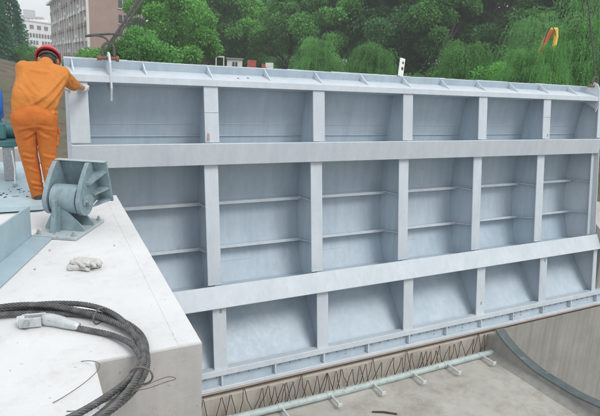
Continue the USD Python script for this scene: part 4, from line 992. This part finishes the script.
# the nearer row
plant('broad_b', 'broadleaf_tree', 174, 44, 0.98, 'bright green tree beside the thick sling, leftmost of the tall row', GB)
plant('broad_a', 'broadleaf_tree', 205, 58, 1.0, 'tall mid green tree with its trunk left of the white hut', GB)
plant('broad_b', 'broadleaf_tree', 243, 60, 1.05, 'bright leafy tree rising straight above the small white hut', GB)
plant('broad_d', 'broadleaf_tree', 288, 54, 0.95, 'slender tree with a bare dark trunk right of the red sided cabinet', GB)
plant('broad_a', 'broadleaf_tree', 330, 52, 1.0, 'full mid green tree behind the first small willow', GB)
plant('broad_c', 'broadleaf_tree', 395, 50, 1.1, 'dark green tree in the gap above the white tag', GB)
plant('broad_d', 'broadleaf_tree', 438, 48, 1.05, 'mid green tree between the dark tree and the round willow', GB)
plant('broad_c', 'broadleaf_tree', 492, 52, 1.1, 'dark tree high above the round willow', GB)
plant('broad_a', 'broadleaf_tree', 555, 48, 1.05, 'mid green tree high behind the excavator arm', GB)
plant('broad_c', 'broadleaf_tree', 612, 46, 1.1, 'dark tree at the right edge behind the tall willow', GB)
# the row behind it closes the gaps
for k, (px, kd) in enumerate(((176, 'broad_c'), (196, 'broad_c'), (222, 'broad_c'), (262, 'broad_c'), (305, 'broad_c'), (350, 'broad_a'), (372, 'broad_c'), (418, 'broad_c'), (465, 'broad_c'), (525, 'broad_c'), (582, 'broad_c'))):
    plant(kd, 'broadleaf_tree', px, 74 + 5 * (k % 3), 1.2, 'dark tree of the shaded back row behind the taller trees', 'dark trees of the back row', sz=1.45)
# willows in front
WG = 'willow trees along the river bank'
plant('willow_b', 'willow_tree', 318, 38, 0.62, 'small bright willow standing left of the white tag, first of three', WG, sz=0.70)
plant('willow_a', 'willow_tree', 371, 32, 0.64, 'rounded willow with hanging twigs just left of the white tag', WG, sz=0.82)
plant('willow_a', 'willow_tree', 464, 27, 0.70, 'broad low willow right of the white tag', WG, rz=40, sz=0.80)
plant('willow_b', 'willow_tree', 528, 40, 0.80, 'mid green willow behind the orange excavator arm', WG, sz=1.0)
plant('willow_b', 'willow_tree', 580, 27, 0.60, 'tall drooping willow right of the excavator arm', WG, sz=0.95)
plant('willow_a', 'willow_tree', 622, 30, 0.85, 'willow at the right edge behind the thin sling', WG, sz=1.1)
plant('willow_a', 'willow_tree', 524, 22.5, 0.36, 'low willow hiding the lower part of the excavator', WG, sz=0.70)
plant('willow_a', 'willow_tree', 550, 22, 0.34, 'small willow just right of the excavator arm', WG, sz=0.74)
plant('bush_a', 'bush', 505, 24, 0.95, 'light green bush between the round willow and the excavator arm', 'bushes behind the gate', cat_='bush', sz=1.0)
plant('bush_b', 'bush', 415, 27, 0.85, 'low bush right behind the white tag', 'bushes behind the gate', cat_='bush')
# left side
plant('conifer_a', 'conifer_tree', 14, 62, 0.98, 'bluish dark conifer left of the white building', 'conifers at the left')
plant('conifer_a', 'conifer_tree', 0, 56, 0.86, 'dark conifer cut by the left edge of the photo', 'conifers at the left')
for k, (px, d, s, kd, lb) in enumerate(((26, 56, 1.15, 'bush_b', 'dark bush below the white building left of the helmet'), (36, 58, 1.0, 'bush_b', 'bush under the white building close to the helmet'), (78, 30, 0.80, 'bush_b', 'low bush at the foot of the brown block right of the helmet'), (95, 27, 0.80, 'bush_a', 'bright bush above the crest left of the lifting lug'), (110, 25, 0.72, 'bush_a', 'bright bush right behind the lifting lug'), (126, 28, 1.15, 'bush_b', 'green bush right of the lifting lug below the pale block'), (142, 29, 1.45, 'bush_b', 'taller bush where the tree row begins'))):
    plant(kd, 'bush', px, d, s, lb, 'bushes behind the gate', cat_='bush')
# unbroken hedge and undergrowth under the trees
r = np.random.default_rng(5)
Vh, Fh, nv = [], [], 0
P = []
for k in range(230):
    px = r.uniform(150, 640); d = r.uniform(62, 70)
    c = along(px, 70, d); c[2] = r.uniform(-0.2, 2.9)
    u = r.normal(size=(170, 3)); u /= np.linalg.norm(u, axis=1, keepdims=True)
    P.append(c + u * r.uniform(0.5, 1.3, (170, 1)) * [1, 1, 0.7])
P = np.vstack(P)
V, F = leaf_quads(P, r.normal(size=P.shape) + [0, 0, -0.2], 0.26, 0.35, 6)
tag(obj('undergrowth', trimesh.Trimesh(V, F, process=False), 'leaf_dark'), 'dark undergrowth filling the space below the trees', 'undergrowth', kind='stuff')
P = []
for k in range(120):
    c = along(r.uniform(120, 640), 70, r.uniform(22, 25)); c[2] = r.uniform(-0.4, 1.15)
    u = r.normal(size=(110, 3)); u /= np.linalg.norm(u, axis=1, keepdims=True)
    P.append(c + u * r.uniform(0.2, 0.55, (110, 1)))
P = np.vstack(P)
V, F = leaf_quads(P, r.normal(size=P.shape) + [0, 0, 0.5], 0.15, 0.25, 9)
tag(obj('tall_grass', trimesh.Trimesh(V, F, process=False), 'leaf_mid'), 'weeds and tall grass along the bank behind the crest', 'grass', kind='stuff')

# ================================================================== haze
look('haze', {'v': ('principled_volume', {'color': (0.965, 0.985, 1.0), 'density': 0.0015, 'anisotropy': 0.3})}, [], surface=None, volume='v.volume')
tag(obj('haze', bx(-910, 910, -310, 910, -7.5, 62), 'haze'), kind='stuff')
